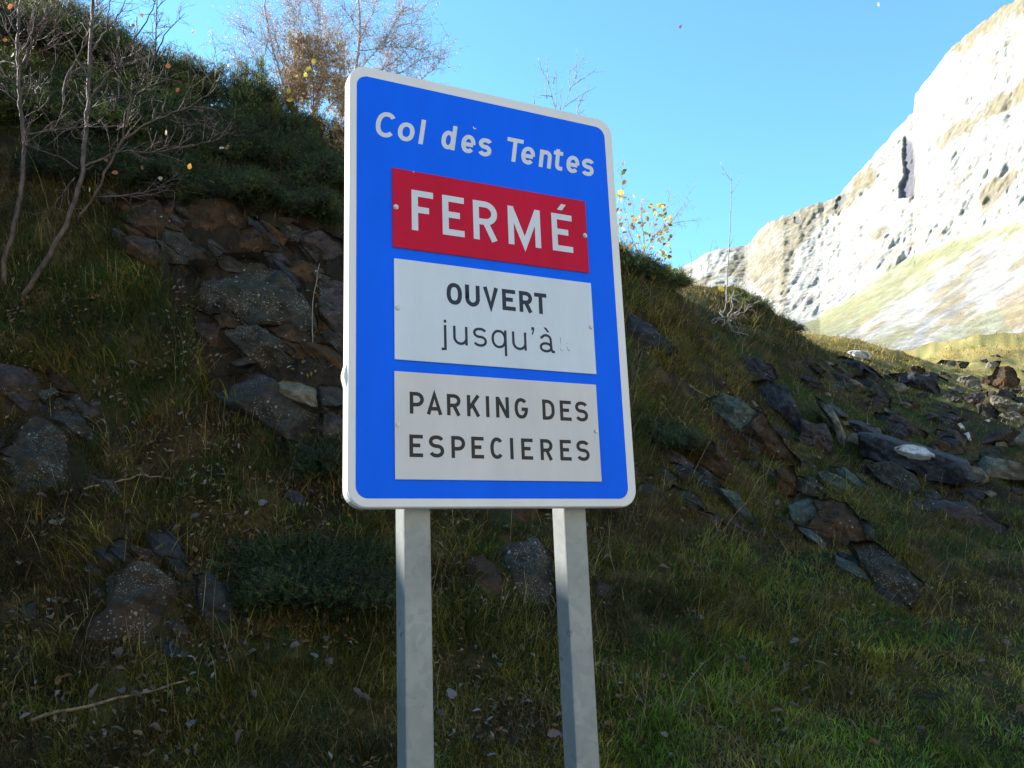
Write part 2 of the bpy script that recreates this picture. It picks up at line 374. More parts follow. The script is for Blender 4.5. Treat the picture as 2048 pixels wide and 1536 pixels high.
paint(sstep(fold2, .90, .97)*sstep(nA, .36, .5)*cliff, np.array([.25, .235, .21]), .7); paint(sstep(fold, .93, .975)*cliff, np.array([.27, .25, .22]), .6)
scr = 1-cliff
sv = fbm(np.stack([(PX*.55+PY*.83)*.075, (PX*.83-PY*.55)*.012, PX*0], -1), 4, 91)
sw = fbm(np.stack([(PX*.55+PY*.83)*.20, (PX*.83-PY*.55)*.03, PX*0], -1), 3, 93)
paint(scr, lime*.84, 1.)
paint(scr*sstep(sv, .50, .62), turf*1.2, .8)
paint(scr*sstep(sw, .56, .68), grey*1.0, .6)
for pl_, k in (([(1590,660),(1700,590),(1800,520),(1880,490),(1960,466),(2070,440),(2070,462),(1960,490),(1880,540),(1800,600),(1700,660),(1640,690)], .85), ([(1840,700),(1920,640),(2070,590),(2070,640),(1960,690)], .6), ([(1700,700),(1800,650),(1840,655),(1780,700)], .6)):
    m = inpoly(wx, wy, pl_)*(.55+.45*sstep(sw, .4, .55))
    paint(m, green*1.15, k)
paint(inpoly(wx, wy, [(1990,600),(2070,560),(2070,660),(2020,660)])*1., earth*1.5, .5)
paint(cav, np.array([.13, .12, .13]), 1.); paint(nic, grey*.7, .8)  # shade inside the cave is also painted in as darker grey
cc = cc*(.88+.24*nB[..., None])
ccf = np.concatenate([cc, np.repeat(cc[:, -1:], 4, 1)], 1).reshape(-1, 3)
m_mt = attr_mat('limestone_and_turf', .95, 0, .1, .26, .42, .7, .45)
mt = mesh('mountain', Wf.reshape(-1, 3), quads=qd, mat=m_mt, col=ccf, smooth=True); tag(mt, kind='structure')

# ------------------------------------------------------------------ rocks
def rock_mat(name, a, b, lichen=.3, dim=.52, lich_col=(.27, .265, .22), rust_=0., scale=7., bump=.02):
    if max(b) < .3: a = tuple(v*dim for v in a); b = tuple(v*dim for v in b)
    m, nt, p = nodes(name)
    t = N(nt, 'ShaderNodeTexCoord')
    n1 = N(nt, 'ShaderNodeTexNoise'); n1.inputs['Scale'].default_value = scale; n1.inputs['Detail'].default_value = 8; n1.inputs['Roughness'].default_value = .68
    nt.links.new(t.outputs['Object'], n1.inputs['Vector'])
    cr = N(nt, 'ShaderNodeValToRGB'); cr.color_ramp.elements[0].position = .36; cr.color_ramp.elements[1].position = .66
    cr.color_ramp.elements[0].color = (*a, 1); cr.color_ramp.elements[1].color = (*b, 1)
    nt.links.new(n1.outputs['Fac'], cr.inputs[0]); c = cr.outputs[0]
    def blend(c, colr, fac_out):
        mx = N(nt, 'ShaderNodeMix', data_type='RGBA'); mx.inputs['B'].default_value = (*colr, 1) if len(colr) == 3 else colr
        nt.links.new(fac_out, mx.inputs['Factor']); nt.links.new(c, mx.inputs['A']); return mx.outputs['Result']
    def ramp(out, lo, hi, mx_=1.):
        r = N(nt, 'ShaderNodeMapRange'); r.inputs['From Min'].default_value = lo; r.inputs['From Max'].default_value = hi; r.inputs['To Max'].default_value = mx_
        nt.links.new(out, r.inputs['Value']); return r.outputs[0]
    if rust_ > 0:
        n3 = N(nt, 'ShaderNodeTexNoise'); n3.inputs['Scale'].default_value = 2.3; n3.inputs['Detail'].default_value = 5
        nt.links.new(t.outputs['Object'], n3.inputs['Vector'])
        c = blend(c, (.095, .045, .018), ramp(n3.outputs['Fac'], .48, .62, rust_))
    # dark stains
    n4 = N(nt, 'ShaderNodeTexNoise'); n4.inputs['Scale'].default_value = 3.1; n4.inputs['Detail'].default_value = 7; n4.inputs['Roughness'].default_value = .7
    mp = N(nt, 'ShaderNodeVectorMath', operation='ADD'); mp.inputs[1].default_value = (7, 3, 1)
    nt.links.new(t.outputs['Object'], mp.inputs[0]); nt.links.new(mp.outputs[0], n4.inputs['Vector'])
    c = blend(c, tuple(v*.35 for v in a), ramp(n4.outputs['Fac'], .52, .68, .75))
    if lichen > 0:
        for sc, thr, off in ((31., .24, 0.), (64., .27, 3.), (13., .20, 9.)):
            wv = N(nt, 'ShaderNodeVectorMath', operation='ADD'); wv.inputs[1].default_value = (off, off, off)
            nn = N(nt, 'ShaderNodeTexNoise'); nn.inputs['Scale'].default_value = 30; nt.links.new(t.outputs['Object'], nn.inputs['Vector'])
            sc2 = N(nt, 'ShaderNodeVectorMath', operation='SCALE'); sc2.inputs['Scale'].default_value = .03
            nt.links.new(nn.outputs['Color'], sc2.inputs[0])
            ad = N(nt, 'ShaderNodeVectorMath', operation='ADD'); nt.links.new(t.outputs['Object'], wv.inputs[0]); nt.links.new(wv.outputs[0], ad.inputs[0]); nt.links.new(sc2.outputs[0], ad.inputs[1])
            vo = N(nt, 'ShaderNodeTexVoronoi'); vo.inputs['Scale'].default_value = sc; nt.links.new(ad.outputs[0], vo.inputs['Vector'])
            spot = N(nt, 'ShaderNodeMapRange'); spot.inputs['From Min'].default_value = thr; spot.inputs['From Max'].default_value = thr*.7
            nt.links.new(vo.outputs['Distance'], spot.inputs['Value'])
            n5 = N(nt, 'ShaderNodeTexNoise'); n5.inputs['Scale'].default_value = 2.6+off*.2; n5.inputs['Detail'].default_value = 3; nt.links.new(ad.outputs[0], n5.inputs['Vector'])
            g = ramp(n5.outputs['Fac'], .60-.2*lichen, .68-.2*lichen)
            mu = N(nt, 'ShaderNodeMath', operation='MULTIPLY'); nt.links.new(spot.outputs[0], mu.inputs[0]); nt.links.new(g, mu.inputs[1])
            m2 = N(nt, 'ShaderNodeMath', operation='MULTIPLY'); nt.links.new(mu.outputs[0], m2.inputs[0]); m2.inputs[1].default_value = .85
            c = blend(c, lich_col, m2.outputs[0])
    nt.links.new(c, p.inputs['Base Color']); p.inputs['Roughness'].default_value = .85; p.inputs['Specular IOR Level'].default_value = .25
    nb = N(nt, 'ShaderNodeTexNoise'); nb.inputs['Scale'].default_value = 16; nb.inputs['Detail'].default_value = 10; nb.inputs['Roughness'].default_value = .72
    nt.links.new(t.outputs['Object'], nb.inputs['Vector'])
    b = N(nt, 'ShaderNodeBump'); b.inputs['Distance'].default_value = bump; nt.links.new(nb.outputs['Fac'], b.inputs['Height'])
    nt.links.new(b.outputs[0], p.inputs['Normal'])
    return m
RM = {
 'brown': rock_mat('brown_rock', (.044, .028, .016), (.115, .078, .045), .2, rust_=.6),
 'orange': rock_mat('orange_stained_rock', (.060, .034, .017), (.150, .088, .040), .1, rust_=.8),
 'grey': rock_mat('grey_rock', (.040, .036, .029), (.110, .100, .084), .35),
 'lichen': rock_mat('lichened_rock', (.038, .036, .028), (.105, .098, .076), .7, rust_=.25),
 'rustlichen': rock_mat('rusty_lichened_rock', (.045, .032, .020), (.115, .085, .055), .7, rust_=.6),
 'dark': rock_mat('dark_rock', (.018, .019, .023), (.060, .064, .074), .1, dim=.85, lich_col=(.2, .21, .22)),
 'green': rock_mat('blue_green_rock', (.040, .052, .044), (.125, .150, .125), .6, dim=.8),
 'pale': rock_mat('pale_rock', (.11, .095, .070), (.27, .235, .175), .2, dim=.8),
 'white': rock_mat('white_rock', (.40, .39, .38), (.64, .63, .60), 0.),
 'purple': rock_mat('purplish_rock', (.036, .027, .026), (.095, .080, .078), .25, dim=.8, rust_=.25),
 'bed': rock_mat('bedrock', (.012, .010, .008), (.045, .034, .024), 0., rust_=.3),
}
ROCKPX = []
def rock(poly, mname, name='rock', push=.07, thick=.35, parent=None, facing=.45, dome=.10, seed=None, excl=True, res=1.0, grow=1.14, aty=None):
    """a stone whose visible face has the outline measured for it; it is bedded in the bank behind"""
    seed = seed if seed is not None else len(ROCKPX)*13+5
    r_ = np.random.default_rng(seed)
    poly = np.array(poly, float); cen = poly.mean(0); poly = cen+(poly-cen)*grow
    if excl: ROCKPX.append(poly)
    smp = np.concatenate([poly*.75+cen*.25, cen[None]])
    h = hit(smp[:, 0], smp[:, 1]); yc = np.median(h[:, 1]); hb = hit(poly[:, 0], poly[:, 1]); low = poly[:, 1] > np.quantile(poly[:, 1], .62)
    hc = hit([cen[0]], [cen[1]])[0]; g0 = hnormal(hc[:1], hc[1:2], .4)[0]
    cd = hc-np.array([0, 0, CH]); graz = -(g0@cd)/np.linalg.norm(cd) < .42
    if aty is not None: yc = aty; graz = False
    if graz: yc = np.median(hb[low][:, 1])*1.004; facing = max(facing, .80); thick = max(thick, .55)
    h0 = P(np.array(cen[0]), np.array(cen[1]), yc)
    size = np.ptp(poly, axis=0).max()/FPX*yc
    nn = hnormal(np.array([h0[0]]), np.array([h0[1]]), max(.25, size*.4))[0]
    tc = np.array([0, 0, CH])-h0; tc /= np.linalg.norm(tc)
    nrm = nn*(1-facing)+tc*facing; nrm += r_.normal(0, .17, 3); nrm /= np.linalg.norm(nrm)
    if nrm@tc < .38: nrm = nrm+tc*.5; nrm /= np.linalg.norm(nrm)
    push = push*max(.6, min(size, 2.2)); org = h0+nrm*push
    d = ray(poly[:, 0], poly[:, 1]); cam_o = np.array([0, 0, CH])
    t = ((org-cam_o)@nrm)/(d@nrm); B = cam_o+d*t[:, None]
    # dense outline with small irregularities
    nb = int(max(40, min(150, 14*len(poly)*res))); seg = np.linalg.norm(np.roll(B, -1, 0)-B, axis=1); L = np.concatenate([[0], np.cumsum(seg)])
    s = np.linspace(0, L[-1], nb, endpoint=False)
    Bc = np.concatenate([B, B[:1]]); O = np.stack([np.interp(s, L, Bc[:, k]) for k in range(3)], 1)
    O = (O*2+np.roll(O, 1, 0)+np.roll(O, -1, 0))/4
    C = O.mean(0)
    e1 = np.cross(nrm, [0, 0, 1.]); e1 /= np.linalg.norm(e1); e2 = np.cross(nrm, e1)
    O = O+(O-C)*((fbm(O*9/max(size, .3)*.6+seed, 4, seed)-.5)*.36)[:, None]
    R_in = int(max(9, 18*res)); ts = np.linspace(0, 1, R_in+1)[1:]**.8
    rings = []; 
    planes = [(r_.normal(0, .34, 2), r_.uniform(-.03, .07)*size) for _ in range(5)]
    def top_h(Q, tt):
        u = (Q-C)@e1; v = (Q-C)@e2
        hgt = dome*size*(1-tt**3)
        for g, o in planes: hgt = np.minimum(hgt, g[0]*u+g[1]*v+o+dome*size*.5)
        hgt = hgt+(fbm(Q*5.5/max(size, .5)+seed, 4, seed+1)-.5)*.15*size
        lay = np.abs(((Q@(e2*.8+e1*.6))/max(size, .4)*5+fbm(Q*2, 2, seed)*2.) % 1-.5)
        return hgt+(lay-.25)*.03*size+(fbm(Q*14+seed, 3, seed+2)-.5)*.065
    rings.append((C+nrm*top_h(C[None], np.array([0.]))[0])[None])
    for tt in ts:
        Q = C+(O-C)*tt; hh = top_h(Q, np.full(len(Q), tt)); hh = np.where(tt > .97, hh-.010*size, hh)
        rings.append(Q+nrm*hh[:, None])
    th = thick*max(.35, min(size, 1.5))
    for k, (sc, dd) in enumerate(((1.015, .10), (1.03, .3), (1.04, .65), (1.0, 1.0))):
        Q = C+(O-C)*sc; Q = Q+(O-C)*((fbm(Q*6/max(size, .4)+k*1.7, 3, seed+3)-.5)*.10)[:, None]
        rings.append(Q-nrm*dd*th)
    rings.append((C-nrm*th)[None])
    Vv = np.concatenate(rings); tri = []; qu = []
    i = np.arange(nb); j = (i+1) % nb
    tri.append(np.stack([np.zeros(nb, int), 1+i, 1+j], 1))
    nr = len(ts)+4
    for k in range(nr-1):
        a = 1+k*nb; b = a+nb
        qu.append(np.stack([a+i, b+i, b+j, a+j], 1))
    last = len(Vv)-1; a = 1+(nr-1)*nb
    tri.append(np.stack([a+i, np.full(nb, last), a+j], 1))
    o = mesh(name, Vv, tris=np.concatenate(tri), quads=np.concatenate(qu), mat=RM[mname], parent=parent, smooth=False, origin=C)
    # smooth shading with crisp breaks
    me = o.data; me.polygons.foreach_set('use_smooth', np.ones(len(me.polygons), bool))
    try: me.set_sharp_from_angle(angle=math.radians(28))
    except Exception: pass
    return o
def zz(ox, oy, s): return lambda L: [(ox+x*s, oy+y*s) for x, y in L]
z6 = zz(200, 360, .2604); z2 = zz(0, 500, .3418); z3 = zz(0, 1010, .3425); zb = zz(700, 1010, .3425)
z7 = zz(1240, 760, .293); z5c = zz(1230, 560, .2002); z4c = zz(1640, 660, .2278); z8 = zz(1240, 980, .3945)

def outcrop(name, label, group, items, bed=None):
    first = np.array(items[0][0]).mean(0); g = hit([first[0]], [first[1]])[0]
    t = tag(empty(name, g), label, 'rock outcrop', group)
    if False: o = rock(bed, 'bed', 'bedrock', parent=t, push=.0, facing=.3, dome=.02, res=2.2, excl=False, grow=1.0); o['label'] = 'dark cracked bedrock behind the blocks'
    for it in items:
        kw = it[2] if len(it) > 2 else {}
        rock(it[0], it[1], 'rock', parent=t, **{'grow': 1.13, **kw})
    return t
G1 = 'bedrock outcrops breaking through the bank'
outcrop('rock_outcrop', 'big dark cracked rock face under the junipers left of the sign', G1, [
  (z6([(600,90),(760,70),(900,130),(1060,220),(1070,400),(1060,540),(1000,590),(800,610),(760,520),(680,430),(660,300),(590,220),(580,130)]), 'orange', dict(res=1.5, push=.10)),
  (z6([(435,130),(560,150),(600,230),(655,290),(545,330),(500,240)]), 'brown', dict(push=.14)),
  (z6([(130,150),(430,150),(520,330),(640,400),(500,460),(350,420),(250,330),(130,260)]), 'brown', dict(res=1.2)),
  (z6([(510,370),(640,410),(740,520),(795,620),(720,650),(600,560),(500,450)]), 'grey', dict(push=.13)),
  (z6([(200,430),(420,430),(520,530),(580,610),(540,650),(350,580),(250,480)]), 'purple', {}),
  (z6([(740,640),(860,605),(1130,560),(1230,600),(1400,750),(1560,950),(1600,1090),(1380,1095),(1160,1100),(1030,980),(870,980),(740,900),(720,830),(800,720)]), 'lichen', dict(res=1.6, push=.13, dome=.06)),
  (z6([(1075,380),(1160,350),(1240,440),(1240,540),(1080,550)]), 'brown', dict(push=.10)),
  (z6([(860,1030),(940,1020),(1110,1115),(960,1140)]), 'brown', dict(push=.16)),
  (z6([(1240,1115),(1620,1110),(1640,1250),(1500,1290),(1350,1180)]), 'brown', dict(push=.03)),
  (z6([(680,980),(850,1050),(1080,1270),(1150,1370),(1000,1390),(850,1260),(720,1130)]), 'brown', dict(push=.04)),
  (z6([(540,640),(700,660),(780,720),(715,800),(680,880),(600,780)]), 'dark', dict(push=.03)),
  (z6([(1250,620),(1400,660),(1560,790),(1640,930),(1650,1060),(1560,930),(1400,740)]), 'dark', dict(push=.03)),
  (z6([(930,160),(1100,230),(1180,330),(1080,370),(1000,300)]), 'brown', dict(push=.05)),
  (z6([(1190,300),(1370,380),(1330,520),(1250,540),(1240,430)]), 'bed', dict(push=.05)),
  (z6([(520,360),(660,410),(620,350),(660,300),(560,330)]), 'brown', dict(push=.04)),
  (z6([(1240,540),(1380,560),(1500,700),(1380,680),(1250,610)]), 'purple', dict(push=.05)),
], bed=Z_BED)
rc = np.random.default_rng(515); oc = bpy.data.objects['rock_outcrop']; nchip = 0
while nchip < 46:
    cx_, cy_ = rc.uniform(230, 690), rc.uniform(380, 890)
    if not inpoly(np.array([cx_]), np.array([cy_]), Z_BED)[0]: continue
    k_ = rc.integers(4, 7); an = np.sort(rc.random(k_)*6.28); rad = rc.uniform(14, 46)*rc.uniform(.6, 1.15, k_)
    if np.diff(np.concatenate([an, [an[0]+6.28]])).max() > 2.4: continue
    rock([(cx_+r*math.cos(a)*1.15+.35*r*math.sin(a), cy_+r*math.sin(a)*.85+.45*r*math.cos(a)) for a, r in zip(an, rad)], ['brown', 'orange', 'grey', 'purple', 'dark', 'lichen'][rc.integers(0, 6)], 'rock', parent=oc, push=rc.uniform(-.02, .16), res=.6, excl=False, thick=.6)
    nchip += 1
outcrop('rock_outcrop', 'purplish lichen specked rock wall touching the left edge of the sign', G1, [
  (z6([(1390,370),(1480,330),(1570,360),(1590,470),(1540,480),(1400,460)]), 'lichen', dict(push=.14)),
  (z6([(1560,480),(1590,400),(1700,400),(1900,480),(1910,740),(1760,760),(1640,620)]), 'purple', dict(res=1.4, push=.11)),
  (z6([(1380,480),(1540,490),(1635,620),(1750,760),(1690,800),(1650,890),(1560,760),(1400,650),(1320,560)]), 'orange', dict(push=.08)),
  (z6([(1700,800),(1910,770),(1910,1250),(1780,1130),(1690,1010)]), 'purple', dict(push=.07)),
  (z6([(1690,1040),(1780,1150),(1900,1270),(1900,1440),(1800,1300),(1700,1160)]), 'grey', dict(push=.04)),
])
outcrop('rock_outcrop', 'split grey slab tilting below the cracked rock face', G1, [
  (z6([(960,1145),(1200,1130),(1290,1160),(1340,1260),(1500,1400),(1490,1430),(1400,1480),(1280,1480),(1180,1370),(1060,1240)]), 'lichen', dict(push=.22, res=1.4, thick=.5)),
  (z6([(1225,1130),(1310,1150),(1480,1290),(1470,1340),(1350,1250)]), 'lichen', dict(push=.22)),
  (z6([(1000,1400),(1150,1360),(1200,1400),(1050,1430)]), 'grey', dict(push=.2)),
])
outcrop('rock_outcrop', 'broad rounded grey rock at the foot of the cracked rock face', G1, [
  (z2([(1220,750),(1340,685),(1500,680),(1600,760),(1690,870),(1850,915),(1850,1080),(1700,1120),(1500,960),(1340,880),(1240,800)]), 'grey', dict(res=1.5, push=.14, dome=.14)),
  (z2([(1880,790),(2000,800),(2025,900),(1900,930)]), 'grey', dict(push=.1)),
  (z2([(1900,930),(2020,910),(2030,1110),(1930,1110),(1870,1000)]), 'purple', dict(push=.1)),
])
def lone(poly, mat, label, group=None, cat='rock', name='rock', **kw):
    return tag(rock(poly, mat, name, **kw), label, cat, group)
G2 = 'stones bedded in the left of the bank'
lone(z2([(1640,780),(1700,755),(1830,800),(1845,905),(1750,880),(1650,830)]), 'pale', 'small pale stone perched on the rounded grey rock left of the sign', G2, push=.38, thick=.6)
lone(z2([(0,1180),(60,1050),(180,990),(330,1010),(470,1120),(560,1210),(600,1290),(560,1370),(330,1390),(100,1390),(-60,1370),(-80,1250)]), 'lichen', 'large grey rock dotted with white lichen at the left edge of the picture', G2, res=1.5)
lone(z2([(290,890),(350,845),(420,880),(480,980),(600,1120),(610,1190),(520,1170),(400,1070),(310,980)]), 'lichen', 'narrow slab leaning on the large lichen dotted rock at the left edge', G2, push=.14)
lone(z2([(-80,640),(150,690),(260,720),(290,850),(200,880),(0,830),(-80,800)]), 'purple', 'dull reddish rock above the lichen dotted rock at the left edge', G2)
lone(z3([(870,180),(960,160),(1030,220),(1100,380),(1020,350),(900,270)]), 'dark', 'smooth slate blue slab lying beside the dark green bush', G2, push=.12)
lone(z3([(690,400),(780,340),(900,380),(1070,520),(1080,640),(960,660),(1000,740),(1020,800),(960,860),(760,840),(640,790),(560,730),(600,620),(680,560)]), 'rustlichen', 'broad rust and grey rock with white lichen low on the left bank', G2, res=1.6, dome=.13)
lone(z3([(1130,420),(1200,430),(1300,540),(1340,650),(1400,780),(1380,820),(1250,760),(1200,690),(1140,560)]), 'grey', 'long jagged rock between the rust coloured rock and the dark green bush', G2, push=.11)
lone(z3([(110,600),(190,560),(215,650),(150,670)]), 'grey', 'small grey stone in the grass at the far left below the dry tufts', G2)
lone(z3([(640,230),(700,190),(760,210),(750,270),(670,280)]), 'grey', 'small stone uphill of the rust coloured rock with lichen', G2)
G3 = 'stones bedded behind the sign posts'
lone(zb([(900,250),(1080,220),(1160,290),(1200,300),(1210,600),(1180,680),(1060,590),(960,430)]), 'lichen', 'flat grey slab standing on edge behind the right post', G3, push=.14, dome=.05, res=1.3)
lone(zb([(690,330),(780,310),(870,400),(920,560),(760,520),(700,420)]), 'brown', 'brown rock half buried in grass between the two posts', G3, push=.05)
lone(zb([(1410,430),(1520,480),(1480,530),(1420,500)]), 'grey', 'small grey stone just right of the right post', G3, push=.1)
lone(zb([(790,20),(1000,10),(1170,20),(1170,110),(960,130),(820,90)]), 'orange', 'rusty rock showing directly under the sign between the posts', G3, push=.05)
G4 = 'rocks breaking through the bank right of the sign'
lone(z5c([(60,330),(200,370),(400,500),(590,660),(560,700),(250,690),(60,600)]), 'dark', 'dark purplish rock touching the right edge of the sign', G4, res=1.3, push=.12)
lone(z5c([(240,920),(360,880),(620,960),(800,1100),(930,1180),(880,1240),(600,1100),(400,1000)]), 'pale', 'long pale rock ridge below the dark purplish rock', G4, push=.05)
lone(z5c([(1300,780),(1400,780),(1560,860),(1610,970),(1480,1000),(1320,920),(1240,880)]), 'dark', 'short dark block above the long smooth slate rock', G4, push=.12)
o = outcrop('rock_outcrop', 'long smooth slate blue rock running down the right bank', G1, [
  (z7([(870,30),(1020,12),(1140,60),(1200,180),(1250,280),(1250,390),(1150,260),(980,130)]), 'dark', dict(res=1.4, push=.12)),
  (z7([(1250,270),(1340,300),(1400,300),(1450,400),(1420,500),(1300,440),(1240,390)]), 'purple', dict(push=.08)),
  (z7([(1330,110),(1440,180),(1500,290),(1510,420),(1540,500),(1480,400),(1460,290),(1400,190)]), 'pale', dict(push=.10)),
])
outcrop('rock_outcrop', 'blue green lichened rock with a brown lower side right of the sign', G1, [
  (z7([(610,130),(700,110),(800,130),(900,200),(980,240),(870,330),(700,350),(650,300),(650,220)]), 'green', dict(res=1.4, push=.13)),
  (z7([(870,330),(980,245),(1090,400),(1200,540),(1180,600),(1000,560),(870,450),(800,370)]), 'brown', dict(res=1.3, push=.09)),
  (z7([(1070,610),(1180,590),(1210,680),(1180,780),(1090,790)]), 'orange', dict(push=.08)),
])
outcrop('rock_outcrop', 'thin upended dark rock layers right of the lower sign corner', G1, [
  (z7([(500,420),(650,430),(760,600),(740,700),(600,600),(500,500)]), 'brown', dict(push=.03)),
  (z7([(520,590),(600,620),(720,740),(700,770),(600,700)]), 'grey', dict(push=.08)),
  (z7([(690,750),(800,780),(920,950),(910,990),(860,960),(760,850)]), 'green', dict(push=.10)),
  (z7([(760,850),(830,940),(860,1000),(820,970)]), 'grey', dict(push=.06)),
])
outcrop('rock_outcrop', 'jagged blue grey rock mass low on the right bank', G1, [
  (z7([(1150,850),(1240,780),(1340,800),(1380,900),(1300,1000),(1200,970)]), 'green', dict(push=.12)),
  (z7([(1340,830),(1440,820),(1540,840),(1630,960),(1650,1060),(1560,1110),(1400,1090),(1290,1010),(1370,900)]), 'brown', dict(push=.10, res=1.3)),
  (z7([(1200,990),(1290,1020),(1400,1100),(1380,1140),(1290,1080)]), 'green', dict(push=.12)),
  (z7([(1650,950),(1700,980),(1780,1100),(1720,1140),(1640,1090)]), 'grey', dict(push=.1)),
])
lone(z7([(1620,1140),(1720,1110),(1850,1200),(2010,1380),(2020,1450),(1950,1520),(1800,1440),(1700,1300)]), 'lichen', 'long grey rock tongue pointing down to the grass on the right', G4, push=.12, res=1.5)
blk = lone(z4c([(400,940),(520,950),(700,1010),(990,1090),(1250,1170),(1240,1290),(1150,1340),(900,1310),(830,1230),(600,1170),(400,1110)]), 'dark', 'long black rock capped with a white patch', G4, push=.16, res=1.6, dome=.10)
wp = rock(z4c([(680,1028),(750,1008),(840,1006),(900,1022),(960,1060),(990,1100),(880,1092),(780,1066)]), 'white', 'quartz_patch', push=.10, thick=.3, parent=blk, excl=False, dome=.05, aty=blk.location[1]-.10, facing=.6)
wp['label'] = 'white quartz patch'
lone(z4c([(430,1180),(640,1170),(820,1270),(870,1380),(760,1440),(560,1320)]), 'grey', 'low grey rock under the black rock with the white patch', G4, push=.06)
lone(z4c([(1270,1200),(1450,1120),(1600,1150),(1900,1211),(1900,1290),(1560,1290),(1400,1350),(1270,1270)]), 'pale', 'broad pale brown slab right of the black rock with the white patch', G4, push=.06, res=1.3)
lone(z8([(1500,60),(1600,40),(1750,60),(1850,120),(1960,160),(1900,195),(1650,150)]), 'purple', 'flat purplish rock in the grass near the right edge, below the pale slab', G4, push=.08)
G5 = 'loose boulders of the scree at the right edge'
lone(z4c([(1560,335),(1640,325),(1700,345),(1740,450),(1680,510),(1520,525),(1500,440)]), 'orange', 'large upright reddish brown boulder standing on the scree', G5, 'boulder', 'boulder', push=.3, dome=.2)
lone(z4c([(1190,450),(1250,410),(1330,400),(1380,420),(1410,490),(1260,490)]), 'pale', 'sunlit pale boulder left of the reddish brown boulder', G5, 'boulder', 'boulder', push=.25, dome=.2)
TAL = [([(1050,280),(1080,260),(1300,280),(1280,330),(1160,330)], 'grey'), ([(1480,280),(1590,270),(1560,340),(1480,340)], 'pale'),
 ([(1100,620),(1160,585),(1230,600),(1200,650)], 'grey'), ([(1230,600),(1380,550),(1450,590),(1400,640),(1260,630)], 'purple'), ([(1460,550),(1520,540),(1540,590),(1480,640)], 'purple'),
 ([(1510,590),(1560,580),(1680,640),(1600,700),(1530,660)], 'pale'), ([(1040,770),(1150,720),(1250,770),(1120,830)], 'purple'), ([(1380,660),(1480,650),(1560,720),(1540,780),(1400,740)], 'grey'),
 ([(1600,690),(1720,650),(1850,661),(1700,730)], 'pale'), ([(1700,900),(1800,830),(1900,850),(1900,1060),(1680,980)], 'pale'), ([(1400,980),(1540,890),(1680,880),(1600,960),(1440,1010)], 'purple'),
 ([(1170,850),(1230,820),(1270,860),(1200,880)], 'white'), ([(1290,510),(1380,490),(1450,520),(1350,540)], 'pale'), ([(1050,870),(1250,900),(1330,1000),(1200,1040),(1060,960)], 'purple'),
 ([(1750,510),(1850,500),(1850,570),(1760,560)], 'pale'), ([(1090,540),(1180,530),(1270,560),(1180,580)], 'grey'), ([(1670,520),(1730,495),(1750,540),(1700,560)], 'grey'), ([(1440,790),(1490,780),(1480,805)], 'white'),
 ([(1690,720),(1850,700),(1850,760),(1740,760)], 'brown'), ([(1420,420),(1500,400),(1500,470),(1440,480)], 'brown'), ([(1500,225),(1560,215),(1600,235),(1540,250)], 'grey'), ([(1280,910),(1310,900),(1330,970),(1300,960)], 'white'),
 ([(1590,740),(1640,730),(1650,760),(1600,770)], 'grey'), ([(1400,262),(1460,255),(1480,290),(1430,290)], 'pale')]
TL_ = ['angular grey block in the meadow edge above the scree', 'small pale block just behind the reddish brown boulder', 'grey stone at the left end of the boulder row', 'long purplish boulder in the middle of the boulder row',
 'narrow dark boulder wedged right of the long purplish boulder', 'pale boulder ending the boulder row on the right', 'bluish boulder lying alone left of the scree', 'flat grey boulder below the boulder row',
 'low pale slab at the right edge below the boulder row', 'large pale boulder cut by the right edge of the picture', 'slate blue slab leaning beside the large pale boulder at the edge', 'small white stone left of the slate blue slab',
 'thin pale slab under the sunlit pale boulder', 'dull purple boulder between the bluish boulder and the black rock', 'bright sunlit stone at the very right edge', 'thin grey slab left of the sunlit pale boulder',
 'angular grey block tucked against the right foot of the reddish brown boulder', 'tiny white chip among the scree', 'brown turf covered stone at the right edge of the scree', 'brown stone leaning on the left of the reddish brown boulder',
 'flat grey stone in the sunny meadow', 'thin white stone standing beside the dull purple boulder', 'small grey stone above the large pale boulder', 'small sunlit pale stone near the meadow']
for (pl_, mn), lb in zip(TAL, TL_):
    lone(z4c(pl_), mn, lb, G5, 'boulder', 'boulder', push=.12 if mn != 'purple' else .16, dome=.16, res=.7)
G6 = 'rocks along the upper part of the right bank'
for pl_, mn, lb in (([(630,390),(820,380),(1000,440),(1060,570),(900,520),(700,450)], 'dark', 'smooth dark hump of rock below the crest on the right'),
    ([(800,370),(960,360),(1110,430),(1050,460),(900,410)], 'dark', 'dark ledge of rock just right of the smooth dark hump'),
    ([(600,730),(700,740),(800,850),(680,830)], 'purple', 'small dull rock in the grass above the black rock'),
    ([(510,710),(540,680),(610,700),(580,725)], 'pale', 'small pale stone uphill of the black rock'),
    ([(640,450),(690,420),(770,460),(730,480)], 'pale', 'small yellowish stone resting on the smooth dark hump'),
    ([(200,200),(300,180),(400,190),(410,250),(300,235)], 'white', 'white stone shining at the top of the dark slab on the crest'),
    ([(110,240),(240,230),(430,310),(560,420),(480,440),(300,350)], 'dark', 'long dark slab sloping down from the white stone'),
    ([(0,280),(90,280),(150,300),(40,310)], 'pale', 'thin pale ledge left of the white stone'),
    ([(-620,1060),(-560,1040),(-500,1100),(-580,1130)], 'grey', 'little grey stone on the grass above the blue green rock'),
    ([(20,490),(150,480),(270,540),(200,560)], 'green', 'low green rock in the grass left of the smooth dark hump')):
    lone(z4c(pl_), mn, lb, G6, push=.12, res=.8)

